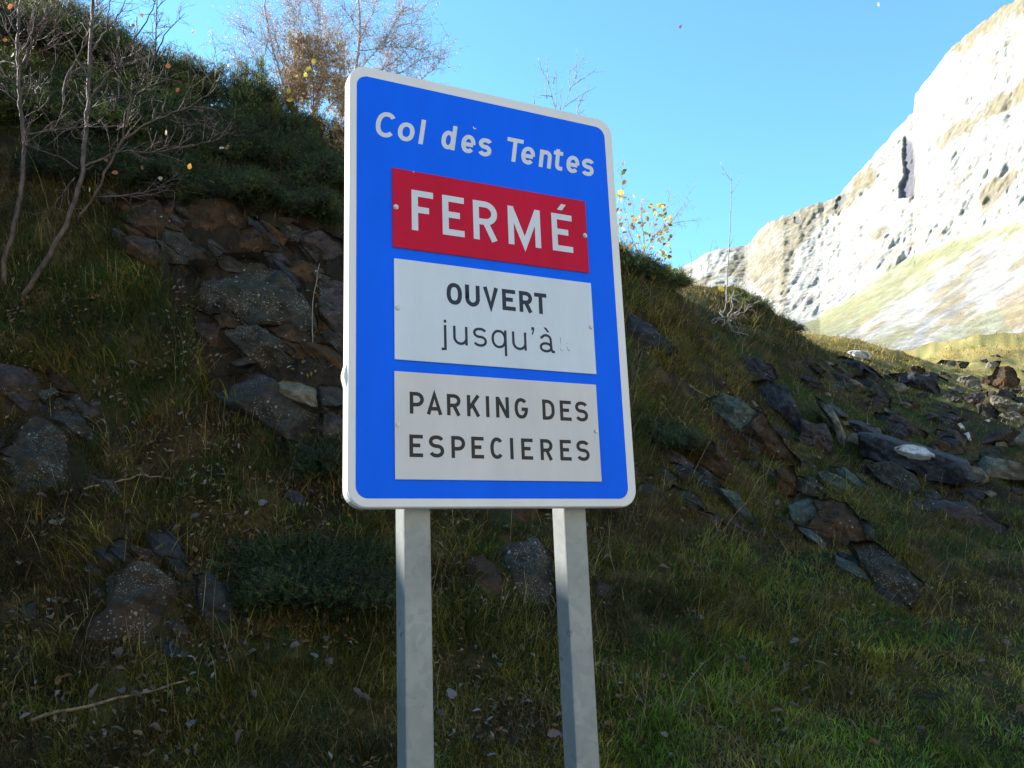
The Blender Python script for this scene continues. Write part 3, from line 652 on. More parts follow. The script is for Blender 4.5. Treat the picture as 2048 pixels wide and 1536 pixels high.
def ledges(label, region, n, mats, seed, rmin=16, rmax=42):
    rg_ = np.random.default_rng(seed); reg = np.array(region, float); c0 = reg.mean(0); g = hit([c0[0]], [c0[1]])[0]
    t = tag(empty('rock_outcrop', g), label, 'rock outcrop', G1); k = 0; tries = 0
    while k < n and tries < 900:
        tries += 1; cx_, cy_ = rg_.uniform(reg[:, 0].min(), reg[:, 0].max()), rg_.uniform(reg[:, 1].min(), reg[:, 1].max())
        if not inpoly(np.array([cx_]), np.array([cy_]), region)[0]: continue
        m_ = rg_.integers(5, 8); an = (np.arange(m_)+rg_.uniform(-.35, .35, m_))/m_*6.28; rad = rg_.uniform(rmin, rmax)*rg_.uniform(.6, 1.2, m_)
        rock([(cx_+r*math.cos(a)*1.25+.5*r*math.sin(a), cy_+r*math.sin(a)*.75+.45*r*math.cos(a)) for a, r in zip(an, rad)], mats[rg_.integers(0, len(mats))], 'rock', parent=t, push=rg_.uniform(.0, .09), res=.6, thick=.6, dome=.07); k += 1
ledges('broken brown ledges round the lichen dotted rock at the left edge', [(0,735),(150,745),(215,850),(240,960),(120,990),(0,990)], 15, ['lichen', 'brown', 'purple', 'grey'], 701)
ledges('crumbling ledges round the rust coloured rock low on the left', [(180,1100),(360,1060),(470,1180),(500,1290),(380,1320),(200,1310)], 17, ['rustlichen', 'brown', 'dark', 'lichen', 'grey'], 702, 14, 36)
ledges('stepped grey ledges between the blue green rock and the long smooth slate rock', [(1400,760),(1520,760),(1620,860),(1720,960),(1640,1010),(1500,930),(1400,850)], 20, ['dark', 'grey', 'purple', 'green', 'brown'], 703, 14, 36)
ledges('shattered dark ledges under the lower right sign corner', [(1270,880),(1350,860),(1440,960),(1500,1060),(1440,1080),(1330,1040),(1270,980)], 15, ['brown', 'dark', 'purple', 'orange', 'grey'], 704, 12, 32)
ledges('dark ledges running down beside the jagged blue grey rock mass', [(1560,960),(1720,1040),(1830,1130),(1860,1220),(1760,1200),(1640,1120),(1560,1060)], 16, ['grey', 'dark', 'green', 'brown', 'lichen'], 705, 12, 34)
ledges('low ledges in the turf left of the black rock with the white patch', [(1560,740),(1700,700),(1820,790),(1860,860),(1760,880),(1640,820)], 16, ['dark', 'purple', 'grey', 'pale'], 706, 12, 30)
ledges('dim mossy ledges below the rounded grey rock left of the sign', [(420,880),(560,900),(690,900),(690,980),(600,1000),(480,960)], 10, ['purple', 'brown', 'grey', 'dark'], 707, 14, 34)
# small rubble half sunk in the turf of the stony band
SLM = [((1830,905),'the black rock with the white patch'),((1995,745),'the reddish brown boulder'),((2035,880),'the large pale boulder at the edge'),((1955,800),'the long purplish boulder of the boulder row'),((1900,840),'the bluish boulder'),
 ((1835,775),'the smooth dark hump of rock'),((1450,840),'the blue green rock'),((1990,935),'the broad pale brown slab'),((1570,820),'the long smooth slate rock'),((1715,715),'the white stone on the crest'),((1935,762),'the sunlit pale boulder'),((1660,860),'the pale rock rib'),
 ((1780,840),'the dull rock above the black rock'),((2015,800),'the pale boulder ending the boulder row'),((1985,880),'the slate blue slab'),((1910,880),'the dull purple boulder'),((1920,730),'the angular grey block in the meadow'),((1820,960),'the low grey rock under the black rock')]
rc = np.random.default_rng(99); nst = 0
BAND = [(1480,720),(1640,730),(1860,740),(2048,740),(2048,1010),(1900,1000),(1760,960),(1620,900),(1500,820)]
while nst < 60:
    cx_, cy_ = rc.uniform(1480, 2048), rc.uniform(720, 1010)
    if not inpoly(np.array([cx_]), np.array([cy_]), BAND)[0] or (cx_ < 1820 and rc.random() < .5): continue
    k_ = rc.integers(5, 8); an = (np.arange(k_)+rc.uniform(-.3, .3, k_))/k_*6.28; rad = rc.uniform(7, 22)*(.5+.5*(cy_-680)/300)*rc.uniform(.7, 1.15, k_)
    mn = ['grey', 'purple', 'pale', 'dark', 'brown', 'grey'][rc.integers(0, 6)]
    lmk = min(SLM, key=lambda q: (q[0][0]-cx_)**2+(q[0][1]-cy_)**2*2); rel = ('left of ' if cx_ < lmk[0][0]-25 else 'right of ' if cx_ > lmk[0][0]+25 else 'just above ' if cy_ < lmk[0][1] else 'just below ')
    wd_ = {'grey': 'grey', 'purple': 'dull purplish', 'pale': 'pale', 'dark': 'dark', 'brown': 'brown'}[mn]
    sz_ = 'tiny' if max(rad) < 9 else 'small' if max(rad) < 14 else 'fist sized'
    lone([(cx_+r*math.cos(a)*1.3, cy_+r*math.sin(a)*.75+.2*r*math.cos(a)) for a, r in zip(an, rad)], mn, sz_+' '+wd_+' stone '+rel+lmk[1], 'rubble of the stony band', 'stone', 'stone', push=.1, dome=.16, res=.45)
    nst += 1

# ------------------------------------------------------------------ grass and other ground cover
cellV = np.stack([XX, YY, ZZ], -1)
ia = np.where((AZ[:-1] > math.radians(-38)) & (AZ[1:] < math.radians(38)))[0]; ja = np.where((RR[:-1] > 4.2) & (RR[1:] < 75))[0]
I, J = np.meshgrid(ia, ja, indexing='ij'); I = I.ravel(); J = J.ravel()
p00, p10, p01, p11 = cellV[I, J], cellV[I+1, J], cellV[I, J+1], cellV[I+1, J+1]
cn = np.cross(p10-p00, p01-p00); ar = np.linalg.norm(cn, axis=1); cn = cn/ar[:, None]; cn[cn[:, 2] < 0] *= -1
cc_ = (p00+p11)/2; dist = np.linalg.norm(cc_-np.array([0, 0, CH]), axis=1)
face = ((np.array([0, 0, CH])-cc_)*cn).sum(1)/dist
wgt = ar/np.maximum(dist, 5)**2*(.20+np.clip(face, 0, 1))
wgt *= sstep(-dist, -75, -60)
# drop what lies far over the crest
cpx, cdep = to_px(cc_)
vis = (cpx[:, 0] > -150) & (cpx[:, 0] < 2200) & (cpx[:, 1] < 1700) & (cdep > 0)
wgt = wgt*np.where(vis, 1, .0)*np.where(face < -.02, .35, 1)*np.where((face < -.02) & (dist > 30), 0.15, 1)
wgt /= wgt.sum()
def scatter(n):
    k = rng.choice(len(wgt), n, p=wgt); u = rng.random((n, 1)); v = rng.random((n, 1))
    p = p00[k]*(1-u)*(1-v)+p10[k]*u*(1-v)+p01[k]*(1-u)*v+p11[k]*u*v
    return p, cn[k]
def INOUT(p):
    a = np.arctan2(p[:, 0], p[:, 1]); l = np.log(np.hypot(p[:, 0], p[:, 1]))
    return OUT_[np.clip(np.searchsorted(AZ, a)-1, 0, len(AZ)-1), np.clip(np.searchsorted(LS, l)-1, 0, len(LS)-1)]
def inany(px, polys):
    m = np.zeros(len(px), bool)
    for q in polys: m |= inpoly(px[:, 0], px[:, 1], q)
    return m
ROCKPOLY = []
for q in ROCKPX:
    c0 = q.mean(0); ROCKPOLY.append([tuple(v) for v in (q-c0)*.74+c0])
def blade_mesh(b, up, lean, L, w, bend, segs):
    n = len(b); a = rng.random(n)*2*np.pi
    side = np.stack([np.cos(a), np.sin(a), np.zeros(n)], 1)
    V = []
    for k in range(segs+1):
        t = k/segs
        cen = b+up*(L*(t-.35*bend*t*t))[:, None]+lean*(L*bend*t*t)[:, None]-np.array([0, 0, 1])*(L*np.clip(bend-.5, 0, 1)*.55*t**3)[:, None]
        if k < segs:
            ww = (w*(1-.45*t))[:, None]; V += [cen-side*ww, cen+side*ww]
        else: V.append(cen)
    V = np.stack(V, 1); m = V.shape[1]; base = np.arange(n)[:, None]*m
    quads = np.concatenate([base+np.array([[2*k, 2*k+1, 2*k+3, 2*k+2]]) for k in range(segs-1)]) if segs > 1 else np.zeros((0, 4), int)
    tris = base+np.array([[2*segs-2, 2*segs-1, 2*segs]])
    return V.reshape(-1, 3), quads, tris, m
m_grass = attr_mat('grass_blade', .55, .35, .3)
m_dry = attr_mat('dry_stalk', .7, .25, .2)
m_leafy = attr_mat('needle', .5, .35, .35)

def grass(name, label, n, lenr, widr, bendr, palette, where, segs=2, clump=.0, mat=None, jitter=.03, cat='grass'):
    p, nn = scatter(n); px, _ = to_px(p)
    keep = where(p, px) & ~inany(px, ROCKPOLY)
    p, nn = p[keep], nn[keep]
    if clump > 0:   # every kept point grows a small tuft
        kq = rng.integers(3, 8, len(p)); p = np.repeat(p, kq, 0); nn = np.repeat(nn, kq, 0)
        p = p+rng.normal(0, clump, p.shape)*np.array([1, 1, 0]); p[:, 2] = H(p[:, 0], p[:, 1])-.01
    n = len(p)
    D = np.linalg.norm(p-np.array([0, 0, CH]), axis=1)
    cl = fbm(p*1.3, 3, 201); c2 = fbm(p*4, 2, 203)
    L = rng.uniform(lenr[0], lenr[1], n)*(.25+1.5*c2); w = rng.uniform(widr[0], widr[1], n)*np.maximum(1, D/9)**.75
    up = nn*.35+np.array([0, 0, .75]); up = up+rng.normal(0, .22, (n, 3)); up /= np.linalg.norm(up, axis=1, keepdims=True)
    down = np.stack([nn[:, 0], nn[:, 1], np.zeros(n)], 1)
    lean = down*.9+np.stack([np.cos(cl*25), np.sin(cl*25), np.zeros(n)], 1)*.35+rng.normal(0, .45, (n, 3))*np.array([1, 1, .3])
    lean /= np.linalg.norm(lean, axis=1, keepdims=True)
    V, q, t, m = blade_mesh(p-np.array([0, 0, .015]), up, lean, L, w, rng.uniform(bendr[0], bendr[1], n), segs)
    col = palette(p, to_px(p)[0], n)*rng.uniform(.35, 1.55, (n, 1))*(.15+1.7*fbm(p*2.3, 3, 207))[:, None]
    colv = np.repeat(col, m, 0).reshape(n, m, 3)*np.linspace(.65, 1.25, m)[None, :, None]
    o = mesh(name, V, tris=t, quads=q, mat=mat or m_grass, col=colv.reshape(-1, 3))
    tag(o, label, cat, kind='stuff'); return o
GR, OL, ST, RU, YE, GB = [np.array(v) for v in ((.085, .145, .016), (.150, .135, .020), (.40, .32, .14), (.18, .080, .022), (.24, .185, .024), (.100, .068, .028))]
def mixc(a, b, f): return a+(b-a)*np.clip(f, 0, 1)[:, None]
def pal_short(p, px, n):
    f = fbm(p*1.1, 4, 211); g = fbm(p*3.1, 3, 213)
    c = mixc(GR, OL, sstep(f+.12*g+rng.normal(0, .05, n), .42, .58)); c = mixc(c, GB, sstep(fbm(p*1.6, 3, 217)+rng.normal(0, .04, n), .50, .62)*.75)
    lf = (px[:, 0] < 690) & (px[:, 1] < 1330); f2 = fbm(p*1.9, 3, 219)
    c = np.where((lf & (rng.random(n) < sstep(f2, .42, .58)*.65+.08))[:, None], GB*.8, c)
    gold = inany(px, Z_GOLD)
    if n: c[gold] = mixc(OL*1.1, YE, rng.random(gold.sum()))
    br = inany(px, Z_BROWN); r = rng.random(n)
    c = np.where((br & (r < .5))[:, None], GB, c)
    gz = inany(px, Z_GREEN); c = np.where((gz & (r < .75))[:, None], GR*.95, c)
    c = np.where(((px[:, 0] < 1240) & (px[:, 1] < 1250))[:, None], c*.62, c); c = c*(1+1.0*sstep(px[:, 0]+(f-.5)*700, 1050, 1550)*sstep(px[:, 1]+(g-.5)*260, 1080, 1330))[:, None]  # shade of the left bank painted into the blades; lower right set brighter
    c = np.where((r > .945)[:, None], ST*.75, c); c = np.where(((r > .90) & (r < .93))[:, None], RU, c)
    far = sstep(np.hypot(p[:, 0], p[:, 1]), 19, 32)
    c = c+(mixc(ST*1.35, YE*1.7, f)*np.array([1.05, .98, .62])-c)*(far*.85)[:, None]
    return c
def w_short(p, px):
    out = ~(INOUT(p) & (rng.random(len(p)) > .09))
    j = ~(inpoly(px[:, 0], px[:, 1], Z_JUNI) & (rng.random(len(p)) > .2))
    ta = ~(inpoly(px[:, 0], px[:, 1], Z_TALUS) & (rng.random(len(p)) > .35))
    d = fbm(p*2.2, 3, 221)
    return out & j & ta & ((d > .36) | (rng.random(len(p)) < .35))
g_lab = 'short green and olive grass covering the shaded bank'
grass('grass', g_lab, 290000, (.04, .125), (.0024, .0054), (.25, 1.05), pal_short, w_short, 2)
# longer golden tussocks with drooping blades
def w_tuft(p, px):
    d = fbm(p*1.7, 3, 231)
    base = (d > .50) & (px[:, 1] < 1420)
    z = inany(px, Z_GOLD) | inany(px, Z_DROOP)
    return (base & (rng.random(len(p)) < .30) | z & (rng.random(len(p)) < .8)) & ~INOUT(p) & ~inpoly(px[:, 0], px[:, 1], Z_JUNI) & ~(inpoly(px[:, 0], px[:, 1], Z_TALUS) & (rng.random(len(p)) > .2))
def pal_tuft(p, px, n):
    f = fbm(p*1.9, 3, 233); c = mixc(OL*1.05, YE*.9, sstep(f, .4, .62)); r = rng.random(n)
    dz = inany(px, Z_DROOP); c = np.where(dz[:, None], mixc(GR*1.3, YE*.8, rng.random(n)), c)
    c = np.where((r > .86)[:, None], ST*.7, c)
    far = sstep(np.hypot(p[:, 0], p[:, 1]), 19, 32)
    return c+(ST*np.array([1.3, 1.2, .75])-c)*(far*.8)[:, None]
grass('tussock_grass', 'long drooping olive and golden tussock grass on the bank', 17000, (.14, .32), (.0024, .0048), (.5, 1.2), pal_tuft, w_tuft, 3, clump=.035)
# bleached thin stalks
def w_st(p, px):
    right = (px[:, 0] > 1180) & (px[:, 1] < 1260)
    crest = (px[:, 0] > 1230) & (px[:, 1] < 740) & (px[:, 0] < 1760)
    return (rng.random(len(p)) < np.where(crest, 1., np.where(right, .5, .3))) & ~INOUT(p) & ~(inpoly(px[:, 0], px[:, 1], Z_JUNI) & (px[:, 0] < 1000)) & (px[:, 1] < 1480)
def pal_st(p, px, n): return mixc(ST*.85, RU*1.1, (rng.random(n) < .35)*.8)
grass('dry_stalks', 'thin bleached dry stalks standing in the grass', 17000, (.16, .46), (.0011, .0022), (.05, .55), pal_st, w_st, 3, mat=m_dry)
# lying dead grass, matted
def w_mat(p, px):
    d = fbm(p*1.5, 3, 241); return (d > .47) & (rng.random(len(p)) < .6) & ~INOUT(p) & ~inpoly(px[:, 0], px[:, 1], Z_JUNI) & ~inpoly(px[:, 0], px[:, 1], Z_TALUS)
def pal_mat(p, px, n): return mixc(GB*1.1, ST*.62, rng.random(n))
grass('dead_grass', 'matted dead brown grass lying between the green blades', 60000, (.10, .24), (.0015, .0030), (.8, 1.4), pal_mat, w_mat, 2, mat=m_dry)
# fallen leaf fragments too many to count
def leaf_litter():
    p, nn = scatter(26000); px, _ = to_px(p); d = fbm(p*1.8, 3, 261)
    keep = (rng.random(len(p)) < np.where(px[:, 0] < 1240, .75, .35)*sstep(d, .40, .58)) & (px[:, 1] > 560) & ~inany(px, ROCKPOLY); p, nn = p[keep], nn[keep]; n = len(p)
    a = rng.normal(0, 1, (n, 3)); a -= nn*(a*nn).sum(1)[:, None]*.7; a /= np.linalg.norm(a, axis=1, keepdims=True); b = np.cross(nn, a)+rng.normal(0, .35, (n, 3)); b /= np.linalg.norm(b, axis=1, keepdims=True)
    s = rng.uniform(.010, .026, (n, 1)); c = p+nn*rng.uniform(.01, .05, (n, 1)); cv = nn*s*rng.uniform(.1, .6, (n, 1))
    V = np.stack([c-a*s*1.4, c-b*s*.6+cv, c+a*s*1.3, c+b*s*.6+cv], 1).reshape(-1, 3)
    pal = np.array([(.16, .085, .035), (.11, .06, .03), (.22, .15, .08), (.24, .20, .17), (.15, .12, .10), (.20, .10, .03)]); cl = pal[rng.integers(0, 6, n)]*rng.uniform(.6, 1.2, (n, 1))
    o = mesh('leaf_litter', V, quads=np.arange(n*4).reshape(-1, 4), mat=m_dry, col=np.repeat(cl, 4, 0)); tag(o, 'scattered brown and grey fragments of fallen leaves on the bank', 'leaf litter', kind='stuff')
leaf_litter()
# heather: brown twiggy cushions
def w_he(p, px):
    d = fbm(p*1.4, 3, 251); return ((inany(px, Z_BROWN) & (d > .42)) | ((px[:, 0] > 1230) & (px[:, 1] < 660) & (px[:, 0] < 1700) & (d > .42))) & (rng.random(len(p)) < .9)
def pal_he(p, px, n): return mixc(np.array([.075, .042, .026]), np.array([.045, .05, .022]), (rng.random(n) < .35)*1.)
grass('heather', 'low reddish brown heather in patches on the bank', 42000, (.05, .15), (.0018, .0035), (.0, .35), pal_he, w_he, 1, clump=.03, mat=m_dry, cat='heather')

# ------------------------------------------------------------------ tubes and foliage
class Tubes:
    def __init__(s): s.V = []; s.Q = []; s.T = []; s.n = 0; s.C = []
    def add(s, pts, r0, r1, sides=5, col=None):
        pts = np.asarray(pts, float); k = len(pts)
        if k < 2: return
        tan = np.gradient(pts, axis=0); tan /= np.linalg.norm(tan, axis=1, keepdims=True)+1e-9
        ref = np.array([.31, .9, .3]); a = np.cross(tan, ref); a /= np.linalg.norm(a, axis=1, keepdims=True)+1e-9; b = np.cross(tan, a)
        th = np.arange(sides)/sides*2*np.pi; r = np.linspace(r0, r1, k)
        ring = pts[:, None]+(a[:, None]*np.cos(th)[None, :, None]+b[:, None]*np.sin(th)[None, :, None])*r[:, None, None]
        s.V.append(ring.reshape(-1, 3)); i = np.arange(sides); j = (i+1) % sides
        for q in range(k-1):
            s.Q.append(s.n+np.stack([q*sides+i, q*sides+j, (q+1)*sides+j, (q+1)*sides+i], 1))
        for m in range(1, sides-1):
            s.T.append(np.array([[s.n, s.n+m+1, s.n+m], [s.n+(k-1)*sides, s.n+(k-1)*sides+m, s.n+(k-1)*sides+m+1]]))
        s.n += k*sides
        if col is not None: s.C.append(np.repeat(np.asarray(col, float)[None], k*sides, 0))
    def build(s, name, mat, parent=None, origin=None):
        return mesh(name, np.concatenate(s.V), tris=np.concatenate(s.T), quads=np.concatenate(s.Q), mat=mat, parent=parent, smooth=True, origin=origin, col=np.concatenate(s.C) if s.C else None)
def wiggle(pts, amp, n=None, rg=rng):
    """resample a polyline and roughen it"""
    pts = np.asarray(pts, float); seg = np.linalg.norm(np.diff(pts, axis=0), axis=1); L = np.concatenate([[0], np.cumsum(seg)])
    n = n or max(4, int(L[-1]/.07)); s = np.linspace(0, L[-1], n)
    q = np.stack([np.interp(s, L, pts[:, k]) for k in range(3)], 1)
    for _ in range(2):
        q[1:-1] = (q[:-2]+q[1:-1]*2+q[2:])/4
    q[1:-1] += rg.normal(0, amp, q[1:-1].shape); return q
def bark(name, a, b, sc=30., bump=.004):
    m, nt, p = nodes(name); t = N(nt, 'ShaderNodeTexCoord'); n = N(nt, 'ShaderNodeTexNoise'); n.inputs['Scale'].default_value = sc; n.inputs['Detail'].default_value = 6
    mp = N(nt, 'ShaderNodeMapping'); mp.inputs['Scale'].default_value = (1, 1, .35); nt.links.new(t.outputs['Object'], mp.inputs[0]); nt.links.new(mp.outputs[0], n.inputs['Vector'])
    cr = N(nt, 'ShaderNodeValToRGB'); cr.color_ramp.elements[0].position = .35; cr.color_ramp.elements[1].position = .65
    cr.color_ramp.elements[0].color = (*a, 1); cr.color_ramp.elements[1].color = (*b, 1); nt.links.new(n.outputs['Fac'], cr.inputs[0]); nt.links.new(cr.outputs[0], p.inputs['Base Color'])
    p.inputs['Roughness'].default_value = .75
    bp = N(nt, 'ShaderNodeBump'); bp.inputs['Distance'].default_value = bump; nt.links.new(n.outputs['Fac'], bp.inputs['Height']); nt.links.new(bp.outputs[0], p.inputs['Normal']); return m
m_bark = bark('grey_brown_bark', (.038, .024, .017), (.125, .085, .062), 22.); m_birch = bark('pale_bark', (.22, .19, .18), (.42, .38, .36)); m_twig = bark('reddish_twig', (.10, .06, .05), (.20, .14, .12))
m_pink = bark('pale_pinkish_twig', (.26, .20, .18), (.48, .40, .38))
m_tan = bark('tan_twig', (.20, .14, .08), (.42, .31, .20))
m_wood = bark('weathered_wood', (.17, .15, .13), (.34, .30, .26))
m_stick = bark('brown_stick', (.10, .065, .035), (.26, .18, .10))

def juniper(label, base, rx, ry, h, n0, seed, tip=.5, name='juniper_bush', dark=1., cat='bush', group='juniper bushes on the bank'):
    r_ = np.random.default_rng(seed); base = np.asarray(base, float); n = int(n0*1.7)
    t = tag(empty(name, base), label, cat, group)
    npl = max(14, int(n/42)); th = r_.random(npl)*2*np.pi; ph = r_.random(npl)**.7
    tipd = np.stack([np.cos(th)*np.sqrt(ph)*rx, np.sin(th)*np.sqrt(ph)*ry, h*np.sqrt(np.clip(1-ph*.85, 0, 1))*r_.uniform(.62, 1.12, npl)], 1)
    lobe = .62+.75*vnoise(np.stack([np.cos(th)*1.6+seed, np.sin(th)*1.6, ph*1.5], 1), seed)
    tipd = tipd*lobe[:, None]
    root = np.stack([np.cos(th)*rx*.30*ph, np.sin(th)*ry*.30*ph, np.full(npl, -.05)], 1)
    g = H(base[0]+tipd[:, 0], base[1]+tipd[:, 1])-base[2]; tipd[:, 2] += np.clip(g, -h*1.0, h*.8)*.85
    st = Tubes()
    for k in range(min(npl, 26)): st.add(wiggle([base+root[k], base+(root[k]*.4+tipd[k]*.55)+[0, 0, -.03], base+tipd[k]*.97], .012, 6, r_), .016, .004, 4)
    st.build('stem', m_bark, t)
    k = r_.integers(0, npl, n); s = r_.random(n)**.6; s = .28+.72*s
    ctr = base+root[k]*(1-s)[:, None]+tipd[k]*s[:, None]
    d = tipd[k]-root[k]; d /= np.linalg.norm(d, axis=1, keepdims=True)+1e-9
    spread = (.055+.15*(1-s))*min(1.3, max(rx, .5)); ctr = ctr+r_.normal(0, 1, (n, 3))*spread[:, None]
    dr = d*.6+np.array([0, 0, .45])+r_.normal(0, .45, (n, 3)); dr /= np.linalg.norm(dr, axis=1, keepdims=True)
    Ls = r_.uniform(.04, .085, n); K = 6
    a = np.cross(dr, r_.normal(0, 1, (n, 3))); a /= np.linalg.norm(a, axis=1, keepdims=True)+1e-9; b = np.cross(dr, a)
    VV = []
    for m in range(K):
        f = (m+.3)/K; o = ctr+dr*(Ls*f)[:, None]; an = m*2.4
        nd = (a*math.cos(an)+b*math.sin(an))*.75+dr*.8; sd = (a*-math.sin(an)+b*math.cos(an))
        ln = .026+.012*r_.random((n, 1)); wd = .0038
        VV += [o-sd*wd, o+sd*wd, o+nd*ln]
    V = np.stack(VV, 1).reshape(-1, 3); T = np.arange(len(V)).reshape(-1, 3)
    G0 = np.array([.030, .046, .016]); G1_ = np.array([.27, .29, .050])  # needles turn olive yellow at the tips; sunlight on them is painted in
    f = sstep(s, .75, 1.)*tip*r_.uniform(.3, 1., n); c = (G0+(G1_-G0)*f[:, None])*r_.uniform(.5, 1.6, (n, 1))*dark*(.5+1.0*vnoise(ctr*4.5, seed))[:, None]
    dead = r_.random(n) < .05; c[dead] = np.array([.09, .05, .025])
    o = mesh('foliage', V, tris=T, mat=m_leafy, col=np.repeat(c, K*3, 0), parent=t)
    return t
def gp(px, py, f=0.):
    w = hit([px], [py])[0]; lim = 14.5 if px < 720 else 17. if px < 1350 else 30.
    while w[1] > lim: py += 5; w = hit([px], [py])[0]
    w[2] = H(w[0], w[1]); return w
J_ = [((40,60),1.1,1.0,.6,5200,'dense juniper filling the top left corner behind the bare trees'),
 ((180,100),.9,.9,.62,5200,'sunlit topped juniper right of the corner juniper'),
 ((300,170),.75,.8,.72,5000,'rounded juniper in the middle of the crest row'),
 ((395,215),.50,.6,.85,4000,'pointed juniper standing up against the sky behind the bare branches'),
 ((500,250),.44,.5,1.0,4000,'taller yellow green juniper at the end of the dark crest row'),
 ((560,262),.40,.5,.45,2200,'low dark juniper stepping down beside the taller yellow green one'),
 ((655,292),.55,.5,.45,2600,'bright tipped juniper touching the top left edge of the sign'),
 ((90,220),1.0,.8,.6,5000,'dark juniper behind the leftmost bare trunk'),
 ((250,255),.95,.8,.6,5000,'shaded juniper below the middle of the crest row'),
 ((400,290),.85,.7,.6,4800,'dark blue green juniper above the cracked rock face'),
 ((540,310),.75,.7,.55,4400,'shaded juniper over the right end of the cracked rock face'),
 ((640,350),.6,.5,.42,3200,'lowest dark juniper close to the sign edge'),
 ((-80,180),1.0,.8,.7,2500,'juniper cut by the left edge of the picture'),
 ((160,335),.8,.5,.42,3400,'flat shaded juniper between the two bare trunks'),
 ((330,350),.6,.4,.3,2400,'juniper fringe hanging over the orange stained rock'),
 ((470,385),.6,.35,.26,2600,'thin dark juniper mat right above the large cracked blocks'), ((600,415),.55,.35,.24,2600,'low dark juniper mat against the sign edge above the purplish rock wall')]
for i, (q, rx, ry, h, n, lb) in enumerate(J_): juniper(lb, gp(*q), rx, ry, h, n, 300+i, tip=.9 if q[1] < 260 else .25)  # crest bushes get more of the painted sun on their tips
for i, (q, rx, ry, h, n, lb) in enumerate([((1265,535),.7,.5,.38,2600,'dark juniper at the foot of the yellow leaved shrub'), ((1325,560),.5,.4,.3,1600,'small juniper right of the yellow leaved shrub'),
   ((1362,572),.16,.16,.42,500,'tiny upright juniper tip showing against the sky'), ((1500,612),.5,.5,.30,1500,'sunny green juniper on the crest beside the thin sapling'), ((1575,630),.35,.4,.22,900,'last small juniper on the crest towards the valley')]):
    juniper(lb, gp(*q), rx, ry, h, n, 340+i, tip=.9)
juniper('wide low dark green bush in front of the rounded rock, left of the posts', gp(620,1165), .80, .60, .20, 6200, 401, tip=.35, dark=.8, name='low_bush', group='low bushes at the foot of the bank')
juniper('small blue grey heath bush left of the lower sign corner', gp(640,930), .32, .25, .16, 1300, 402, tip=.3, dark=.9, name='low_bush', group='low bushes at the foot of the bank')
juniper('dark leafy cushion in the gap right of the lower sign edge', gp(1330,880), .5, .4, .2, 2000, 403, tip=.2, name='low_bush', group='low bushes at the foot of the bank')

# ------------------------------------------------------------------ bare trees and shrubs
m_leafc = attr_mat('autumn_leaf', .55, .45, .25)
LEAFM = {}
def leaf_mesh(kind, col):
    if kind in LEAFM: return LEAFM[kind]
    nx, ny = 7, 5; V = []; r_ = np.random.default_rng(abs(hash(kind)) % 1000 if False else len(LEAFM)*7+3)
    curl = {'pale': 1.5, 'pale2': 2.3, 'pale3': .9, 'brown': .6, 'brown2': 1.1}.get(kind, .5)
    for i in range(nx):
        u = i/(nx-1); wd = .5*math.sin(math.pi*min(1, u*.94+.05))**.75*(1-.25*u)
        for j in range(ny):
            s = j/(ny-1)*2-1; jag = 1+.14*((i % 2)*2-1)*(abs(s) > .9)
            x = u-.5; y = s*wd*jag; an = s*curl*.9
            z = (1-math.cos(an))*wd*.55*(1 if kind != 'brown' else .6)+.12*math.sin(u*4+1)*curl*.5; y = math.sin(an)/max(curl*.9, .01)*wd*jag if curl > .1 else y
            V.append((x, y, z+r_.normal(0, .012)))
    V = np.array(V); q = [(i*ny+j, (i+1)*ny+j, (i+1)*ny+j+1, i*ny+j+1) for i in range(nx-1) for j in range(ny-1)]
    c = np.repeat(np.array(col)[None], len(V), 0)*r_.uniform(.8, 1.2, (len(V), 1))
    o = mesh('leaf', V, quads=np.array(q), mat=m_leafc, col=c, smooth=True); me = o.data; bpy.data.objects.remove(o); me.name = 'leaf_'+kind
    LEAFM[kind] = me; return me
for kk, cl in (('pale', (.21, .17, .145)), ('pale2', (.16, .125, .10)), ('pale3', (.26, .215, .19)), ('brown', (.20, .10, .045)), ('brown2', (.27, .16, .075)), ('yellow', (.78, .60, .09)), ('amber', (.62, .30, .05)), ('orange', (.48, .15, .06)), ('lime', (.22, .34, .05)), ('cream', (.6, .5, .36))): leaf_mesh(kk, cl)
def leaf(kind, pos, size, parent=None, flat=False, seed=0):
    o = bpy.data.objects.new('leaf', LEAFM[kind]); COL.objects.link(o)
    r_ = np.random.default_rng(seed+int(abs(pos[0]*1000)) % 9999)
    if parent is not None:
        o.parent = parent; o.location = tuple(np.asarray(pos)-np.array(parent.location))
    else: o.location = tuple(pos)
    o.scale = (size, size*r_.uniform(.7, 1.05), size)
    o.rotation_euler = (r_.normal(0, .45), r_.normal(0, .45), r_.random()*6.28) if flat else (1.57+r_.normal(0, .55), r_.random()*6.28, r_.normal(0, .6))
    return o

